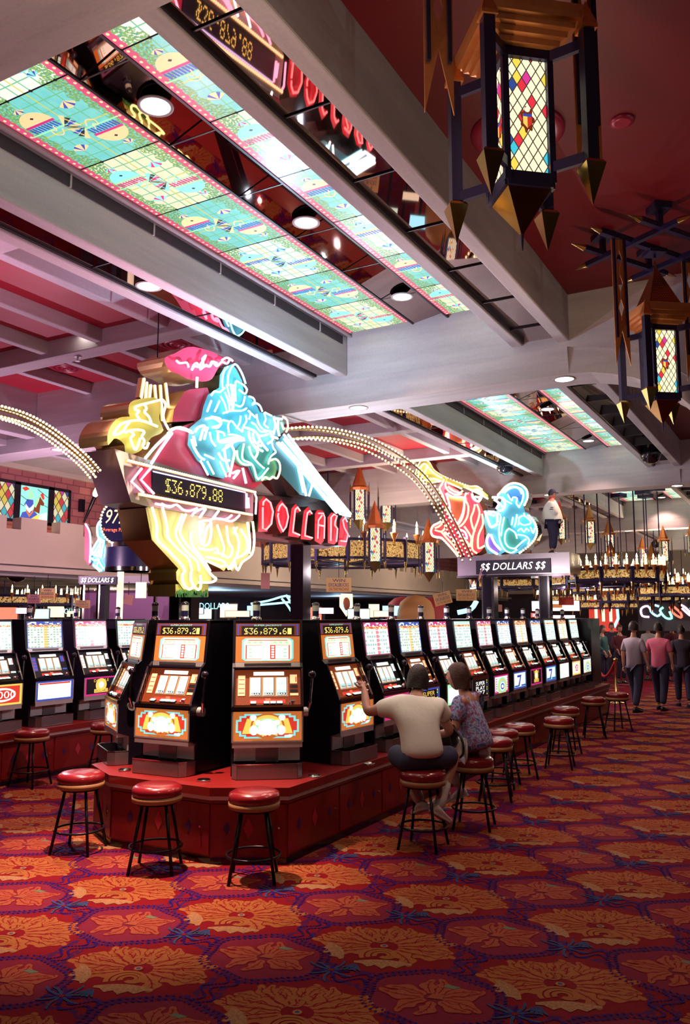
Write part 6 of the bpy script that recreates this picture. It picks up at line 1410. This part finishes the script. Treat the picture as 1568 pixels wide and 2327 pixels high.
def shoe(parent, p, d, m='shoe_white', s=1.0):
    d = V((d[0], d[1], d[2] if len(d) > 2 else 0)).normalized(); a = d.cross(V((0, 0, 1))).normalized(); u = a.cross(d); p = V(p); b = MB(); n = 10; rows = []
    for t, w, h in ((-.075, .030, .075), (-.05, .038, .085), (.0, .042, .085), (.07, .044, .060), (.13, .045, .045), (.175, .036, .036), (.20, .016, .024)):
        rows.append([p+d*(t*s)+a*(w*s*math.cos(2*PI*i/n))+u*((h*.5+h*.5*math.sin(2*PI*i/n))*s-.075*s) for i in range(n)])
    vs = [v for r_ in rows for v in r_]; fs = [(j*n+i, j*n+(i+1) % n, (j+1)*n+(i+1) % n, (j+1)*n+i) for j in range(len(rows)-1) for i in range(n)]
    b.add(vs, fs+[tuple(range(n))[::-1], tuple((len(rows)-1)*n+i for i in range(n))], m, True)
    so = [p+d*(t*s)+a*(w*s)+u*(-.078*s) for t, w in ((-.085, .02), (-.05, .042), (.07, .049), (.14, .049), (.2, .022), (.2, -.022), (.14, -.049), (.07, -.049), (-.05, -.042), (-.085, -.02))]
    b.prism(so, u*.018*s, m); obj('shoe', b, parent)
def J(x, y, D): return atd(x, y, D)
# --- the seated man, back to us, leaning in to the machine
mo = V((-2.98, 6.60, 0)); man = thing('person', 'man in a white shirt and navy shorts seated with his back to us', 'person', mo)
L_ = lambda p: tuple(V(p)-mo)
hip = V((-2.96, 6.58, .72)); fwd = (V((-3.75, 7.45, 0))-V((-2.96, 6.58, 0))).normalized(); rt = V((fwd.y, -fwd.x, 0)); Z = V((0, 0, 1))
B = lambda f, r_, z: hip+fwd*f+rt*r_+Z*z
def man_body():
    k = Sk(); k.add('pel', L_(B(0, 0, .0)), .09, None, .09); k.add('sp', L_(B(.03, -.01, .20)), .10, 'pel', .09); k.add('ch', L_(B(.15, -.02, .40)), .11, 'sp', .09); k.add('nk', L_(B(.23, .03, .50)), .062, 'ch'); k.add('hd', L_(B(.28, .06, .57)), .055, 'nk')
    k.add('sL', L_(B(.18, -.20, .43)), .062, 'ch'); k.add('eL', L_(B(.22, -.42, .36)), .048, 'sL'); k.add('wL', L_(B(.42, -.40, .54)), .030, 'eL'); add_hand(k, 'wL', L_(B(.42, -.40, .54)), fwd+Z*.7, Z-fwd*.5, 1, .6)
    k.add('sR', L_(B(.18, .19, .42)), .062, 'ch'); k.add('eR', L_(B(.18, .32, .18)), .046, 'sR'); k.add('wR', L_(B(.38, .20, .12)), .030, 'eR'); add_hand(k, 'wR', L_(B(.38, .20, .12)), fwd, Z, 1, .8, -1)
    for s, kn, an in LEGS:
        n = 'LR'[s > 0]; k.add('h'+n, L_(B(.03, .10*s, -.02)), .07, 'pel', .07); k.add('k'+n, L_(kn), .062, 'h'+n); k.add('c'+n, L_(kn.lerp(an, .35)), .056, 'k'+n); k.add('a'+n, L_(an), .036, 'c'+n)
    return k
LEGS = ((-1, B(.37, -.15, .0), B(.12, .02, -.36)), (1, B(.22, .37, -.01), B(.0, .14, -.38)))
k = man_body(); skinned('body', k.v, k.e, 'skin', man)
ks = Sk(); ks.add('z', L_(B(-.02, 0, -.02)), .185, None, .165); ks.add('a', L_(B(-.005, 0, .07)), .20, 'z', .17); ks.add('b', L_(B(.03, -.01, .21)), .20, 'a', .16); ks.add('c', L_(B(.13, -.02, .36)), .205, 'b', .145); ks.add('d', L_(B(.20, .01, .46)), .11, 'c', .10)
ks.add('l', L_(B(.18, -.21, .42)), .10, 'c'); ks.add('l2', L_(B(.21, -.37, .38)), .092, 'l'); ks.add('r', L_(B(.17, .21, .41)), .10, 'c'); ks.add('r2', L_(B(.18, .30, .27)), .088, 'r')
skinned('shirt', ks.v, ks.e, 'shirt_white', man)
kp_ = Sk(); kp_.add('a', L_(B(-.02, 0, -.02)), .185, None, .14); kp_.add('a2', L_(B(-.03, 0, .08)), .17, 'a', .14)
for s, kn, an in LEGS: kp_.add('h%d' % s, L_(B(.03, .13*s, -.03)), .125, 'a', .115); kp_.add('k%d' % s, L_(B(.03, .13*s, -.03).lerp(kn, .55)), .105, 'h%d' % s); kp_.add('m%d' % s, L_(B(.03, .13*s, -.03).lerp(kn, .92)), .086, 'k%d' % s)
skinned('shorts', kp_.v, kp_.e, 'denim', man)
for (s, kn, an), dr in zip(LEGS, (fwd*.9-rt*.1, fwd*.30+rt*.55)):
    c = kn.lerp(an, .50); skinned('sock', [(*L_(c), .064), (*L_(c.lerp(an, .5)), .060), (*L_(an-Z*.04), .05)], [(0, 1), (1, 2)], 'white_cloth', man, 0, 1)
    shoe(man, L_(an+V((0, 0, -.02))), (dr.x, dr.y, -.35))
hd = put_head(man, L_(B(.31, .07, .625)), (fwd+rt*.75), .25, 'hair_dark', .085, None, 1.08)
obj('glasses', MB().tube([(-.076, .0, .014), (-.07, -.09, .016), (.07, -.09, .016), (.076, 0, .014)], .003, 'chrome', 5), hd)
# --- the seated woman in profile
wo = V((-2.83, 7.42, 0)); wom = thing('person', 'woman in a blue floral blouse and white trousers seated in profile with a black handbag', 'person', wo)
L_ = lambda p: tuple(V(p)-wo)
hip = V((-2.80, 7.40, .71)); fwd = V((-.97, .05, 0)).normalized(); rt = V((fwd.y, -fwd.x, 0))
B = lambda f, r_, z: hip+fwd*f+rt*r_+Z*z
k = Sk(); k.add('pel', L_(B(0, 0, 0)), .085, None, .085); k.add('sp', L_(B(.02, 0, .2)), .09, 'pel', .085); k.add('ch', L_(B(.06, 0, .38)), .10, 'sp', .085); k.add('nk', L_(B(.10, 0, .50)), .052, 'ch'); k.add('hd', L_(B(.13, 0, .56)), .05, 'nk')
for s in (-1, 1):
    n = 'LR'[s > 0]; k.add('s'+n, L_(B(.07, .16*s, .44)), .055, 'ch'); k.add('e'+n, L_(B(.10, .21*s, .17)), .042, 's'+n); wp = B(.34, .15*s, .10); k.add('w'+n, L_(wp), .028, 'e'+n); add_hand(k, 'w'+n, L_(wp), fwd, Z, .92, .6, s)
    kn = B(.40, .10*s, .02); an = B(.22 if s > 0 else .30, .09*s, -.40); k.add('h'+n, L_(B(.04, .09*s, -.01)), .06, 'pel'); k.add('k'+n, L_(kn), .045, 'h'+n); k.add('c'+n, L_(kn.lerp(an, .35)), .042, 'k'+n); k.add('a'+n, L_(an), .034, 'c'+n)
skinned('body', k.v, k.e, 'skin', wom)
ks = Sk(); ks.add('z', L_(B(-.04, 0, -.03)), .165, None, .16); ks.add('a', L_(B(-.02, 0, .05)), .18, 'z', .16); ks.add('b', L_(B(.02, 0, .20)), .17, 'a', .15); ks.add('c', L_(B(.06, 0, .36)), .17, 'b', .135); ks.add('d', L_(B(.09, 0, .46)), .09, 'c')
for s in (-1, 1): ks.add('s%d' % s, L_(B(.07, .165*s, .43)), .085, 'c'); ks.add('e%d' % s, L_(B(.09, .205*s, .24)), .080, 's%d' % s)
skinned('blouse', ks.v, ks.e, 'floral', wom)
kp_ = Sk(); kp_.add('a', L_(B(-.05, 0, -.01)), .165, None, .14)
for s in (-1, 1):
    kn = B(.40, .10*s, .02); an = B(.22 if s > 0 else .30, .09*s, -.37); kp_.add('h%d' % s, L_(B(.05, .10*s, -.01)), .115, 'a'); kp_.add('k%d' % s, L_(kn), .085, 'h%d' % s); kp_.add('n%d' % s, L_(an), .058, 'k%d' % s)
    shoe(wom, L_(B(.22 if s > 0 else .30, .09*s, -.42)), (fwd.x, fwd.y, -.45), 'shoe_white', .95)
skinned('trousers', kp_.v, kp_.e, 'white_cloth', wom)
put_head(wom, L_(B(.16, 0, .635)), fwd, .05, 'hair_red', .105, None, 1.06)
hb = V((-3.02, 7.20, .80)); bag = thing('handbag', 'black handbag with a looped strap on the lap of the woman in floral', 'handbag', hb)
obj('pouch', MB().box(-.13, .13, -.05, .05, -.06, .14, 'black_leather'), bag, .03); obj('strap', MB().tube(smooth_pts([(.10, -.05, .12), (.20, -.08, .02), (.22, -.10, -.10), (.16, -.10, -.14), (.10, -.08, -.02), (.06, -.05, .12)], 4), .011, 'black_leather', 6), bag)
# --- standing people
def stander(label, x, y, face, shirt, trousers, hair='hair_dark', h=1.75, pose='walk', cap=None, z0=0.0, length=.06, bulk=1.0):
    t = thing('person', label, 'person', (x, y, z0)); f = V((math.sin(face), -math.cos(face), 0)); r_ = V((-f.y, f.x, 0)); q = h/1.75
    B = lambda a, b, z: tuple((f*a+r_*b+Z*z)*q)
    st = {'walk': .16, 'stand': .0}[pose]
    k = Sk(); k.add('pel', B(0, 0, .94), .08, None, .07); k.add('sp', B(0, 0, 1.14), .085, 'pel', .07); k.add('ch', B(.01, 0, 1.34), .10, 'sp', .08); k.add('nk', B(.01, 0, 1.49), .055, 'ch'); k.add('hd', B(.02, 0, 1.56), .05, 'nk')
    for s in (-1, 1):
        n = 'LR'[s > 0]; sw = st*s*.6; k.add('s'+n, B(0, .17*s, 1.39), .055, 'ch'); k.add('e'+n, B(-sw*.5, .22*s, 1.12), .042, 's'+n); wp = B(.05-sw, .22*s, .88) if pose == 'walk' else B(.16, .12*s, .98); k.add('w'+n, wp, .027, 'e'+n); add_hand(k, 'w'+n, wp, (-Z*.9+f*.3), r_*s, .95*q, .5, s)
        k.add('h'+n, B(0, .09*s, .90), .06, 'pel'); k.add('k'+n, B(.03+sw*.6, .09*s, .50), .042, 'h'+n); k.add('c'+n, B(sw*.8-.01, .09*s, .36), .040, 'k'+n); k.add('a'+n, B(sw*1.3-.01, .09*s, .09), .036, 'c'+n)
    skinned('body', k.v, k.e, 'skin', t)
    u = bulk; ks = Sk(); ks.add('y', B(0, 0, .78), .17*u, None, .135*u); ks.add('a', B(0, 0, .92), .175*u, 'y', .14*u); ks.add('b', B(0, 0, 1.12), .17*u, 'a', .135*u); ks.add('c', B(.01, 0, 1.33), .18*u, 'b', .135*u); ks.add('d', B(.01, 0, 1.46), .08, 'c')
    for s in (-1, 1): sw = st*s*.6; ks.add('s%d' % s, B(0, .18*s, 1.38), .078*u, 'c'); ks.add('e%d' % s, B(-sw*.45, .22*s, 1.14), .066*u, 's%d' % s); (cap or pose == 'stand') and ks.add('w%d' % s, B(.12, .14*s, 1.01), .05*u, 'e%d' % s)
    skinned('shirt', ks.v, ks.e, shirt, t)
    kp_ = Sk(); kp_.add('a', B(0, 0, .95), .145, None, .115)
    for s in (-1, 1): sw = st*s*.6; kp_.add('h%d' % s, B(0, .10*s, .84), .115, 'a'); kp_.add('k%d' % s, B(.03+sw*.6, .095*s, .50), .085, 'h%d' % s); kp_.add('n%d' % s, B(sw*1.3-.01, .09*s, .12), .062, 'k%d' % s); shoe(t, B(sw*1.3, .09*s, .08), f, 'black_leather')
    skinned('trousers', kp_.v, kp_.e, trousers, t)
    hd = put_head(t, B(.03, 0, 1.64), f, .05, hair, length, cap, 1.0*q)
    return t, f, r_, q
g = lambda px_, py_: atz(px_, py_, 0)
for lab, px_, py_, face, sh, tr, hr, h, ps in [
    ('man in a pink shirt and dark trousers walking away down the aisle', 1503, 1614, PI*.93, 'pink_shirt', 'navy_trouser', 'hair_dark', 1.78, 'walk'),
    ('man in a grey shirt and blue trousers walking left of the man in pink', 1446, 1618, PI*.85, 'grey_shirt', 'denim', 'hair_dark', 1.80, 'walk'),
    ('person in dark clothes at the right picture edge', 1556, 1606, PI*1.1, 'dark_cloth', 'navy_trouser', 'hair_dark', 1.72, 'walk'),
    ('person in a teal top beyond the last machine of the row', 1372, 1560, PI*.4, 'teal_cloth', 'navy_trouser', 'hair_dark', 1.66, 'stand'),
    ('person in maroon standing behind the brass rope post', 1412, 1552, PI*.2, 'maroon_cloth', 'navy_trouser', 'hair_red', 1.66, 'stand'),
    ('person with light jacket far behind the man in pink', 1478, 1545, -.3, 'white_cloth', 'denim', 'hair_dark', 1.70, 'stand'),
    ('person in dark red far off at the right, behind the walkers', 1532, 1548, .5, 'maroon_cloth', 'dark_cloth', 'hair_dark', 1.72, 'stand'),
    ('person in black far off between the teal and maroon ones', 1394, 1535, .2, 'dark_cloth', 'dark_cloth', 'hair_red', 1.70, 'stand')]:
    p = g(px_, py_); stander(lab, p.x, p.y, face, sh, tr, hr, h, ps)
p = atd(758, 1420, 13.2); stander('attendant with a red cap and pale shirt behind the slot machines', p.x, p.y, 2.6, 'white_cloth', 'navy_trouser', 'hair_dark', 1.72, 'stand', 'red_cloth')
p = atd(212, 1420, 15.0)
# figure on top of the chrome board
fg = aty(1257, 1262, YT+.42); zt2 = aty(1040, 1264, YT).z
hh = (aty(1257, 1112, YT+.42).z-zt2)
t, f, r_, q = stander('figure in a striped-sleeve white jacket and navy cap standing on the chrome board', fg.x, YT+.42, PI*.62, 'shirt_white', 'navy_trouser', 'hair_dark', hh/1.005, 'stand', 'navy_trouser', zt2, .06, 1.28)
b = MB()
for z in (1.23, 1.185):
    for s in (-1,):
        c = (f*.0+r_*(.205*1))*q; b.lathe([(.094*q, (z-.011)*q), (.094*q, (z+.011)*q)], 'navy', 14, c)
        c = (f*.0-r_*(.205*1))*q; b.lathe([(.094*q, (z-.011)*q), (.094*q, (z+.011)*q)], 'navy', 14, c)
obj('sleeve_stripes', b, t); obj('collar', MB().lathe([(.085*q, 1.47*q), (.075*q, 1.54*q)], 'red_cloth', 16, f*(.012*q)), t)
nb = MB(); c = f*(.20*q)+Z*(1.30*q); nb.box(-.07*q, .07*q, -.012, .012, -.12*q, .12*q, 'red_cloth'); o = obj('chest_card', nb, t); o.location = c; o.rotation_euler = (0, 0, math.atan2(f.x, -f.y))
# rope barrier
for i, (px_, py_, lab) in enumerate([(1402, 1598, 'brass rope post with a red rope beyond the far stools'), (1352, 1585, 'brass rope post nearer the end of the machine row')]):
    p = g(px_, py_); t = thing('rope_post', lab, 'rope post', (p.x, p.y, 0)); obj('pole', MB().lathe([(.16, 0), (.16, .02), (.03, .05), (.025, .9), (.05, .93), (.05, .97), (0, 1.0)], 'brass', 16), t)
    if i == 0:
        q2 = g(1352, 1585); d = V((q2.x-p.x, q2.y-p.y, 0)); obj('rope', MB().tube(smooth_pts([V((0, 0, .92)), d*.3+V((0, 0, .62)), d*.6+V((0, 0, .55)), d+V((0, 0, .90))], 5), .03, 'rope_red', 8), t)
# ------------------------------------------------------------------ light and render look
w = bpy.data.worlds.new('hall_air'); sc.world = w; w.use_nodes = True
w.node_tree.nodes['Background'].inputs[0].default_value = (.30, .15, .22, 1); w.node_tree.nodes['Background'].inputs[1].default_value = .40
for nm, loc, e, c in [('knight_neon_glow', (-4.25, 6.3, 3.7), 90, (.55, .78, 1.0)), ('blanket_neon_glow', (-4.2, 5.0, 3.3), 60, (1.0, .42, .62)), ('leg_neon_glow', (-4.5, 5.7, 2.5), 12, (1.0, .92, .5)), ('tail_neon_glow', (-6.3, 4.2, 4.1), 24, (1.0, .5, .75)),
    ('lance_neon_glow', (-4.6, 8.6, 3.2), 50, (.7, .9, 1.0)), ('letter_neon_glow', (-4.75, 7.6, 2.75), 20, (1.0, .25, .25)), ('trumpet_neon_glow', (-5.8, 14.2, 4.0), 90, (1.0, .75, .45)), ('herald_neon_glow', (-4.9, 13.9, 3.9), 60, (.55, .9, 1.0)),
    ('left_bank_glow', (-9.2, 7.5, 2.6), 150, (1.0, .62, .86)), ('left_bank_glow', (-10.6, 10.5, 3.4), 100, (1.0, .66, .86)), ('row_glow', (-4.7, 9.5, 2.5), 80, (1.0, .80, .86)), ('row_glow', (-4.7, 12.0, 2.5), 80, (1.0, .80, .86)), ('row_glow', (-4.7, 18.0, 2.5), 150, (1.0, .78, .72)),  # points added over the banks to tint and brighten the ceiling
    ]:
    if nm[:5] in ('knigh', 'blank', 'tail_', 'lance', 'trump', 'heral'): spot(nm, loc, e*1.1, c, 165, .5, .015, (loc[0]+.4, loc[1], 6))  # upward spots added to boost ceiling light beyond the tubes' own
    else: point(nm, loc, e, c, .015)
for loc, e, c in [((3.8, 4.0, 2.0), 75, (.85, 1.0, .80)), ((3.8, 8.0, 2.0), 80, (.85, 1.0, .80)), ((3.8, 13.0, 2.0), 130, (1.0, .8, .75)), ((-5.0, .2, 2.0), 6, (.8, 1.0, .88)), ((-7.0, 4.5, 2.0), 28, (1.0, .6, .85))]:
    spot('ceiling_fill_uplight', loc, e, c, 150,   .6, .015, (loc[0], loc[1], 5))  # unseen lamps added to brighten beams and ceiling; no machines stand there
sc.view_settings.view_transform = 'Standard'; sc.view_settings.look = 'None'; sc.view_settings.gamma = 1.0; sc.view_settings.exposure = 0.12
sc.view_settings.use_curve_mapping = False
sc.cycles.use_denoising = True; sc.cycles.max_bounces = 6; sc.cycles.diffuse_bounces = 3; sc.cycles.glossy_bounces = 3; sc.cycles.transmission_bounces = 3
sc.cycles.adaptive_threshold = 0.025; sc.cycles.sample_clamp_indirect = 4.0; sc.cycles.caustics_reflective = False; sc.cycles.caustics_refractive = False
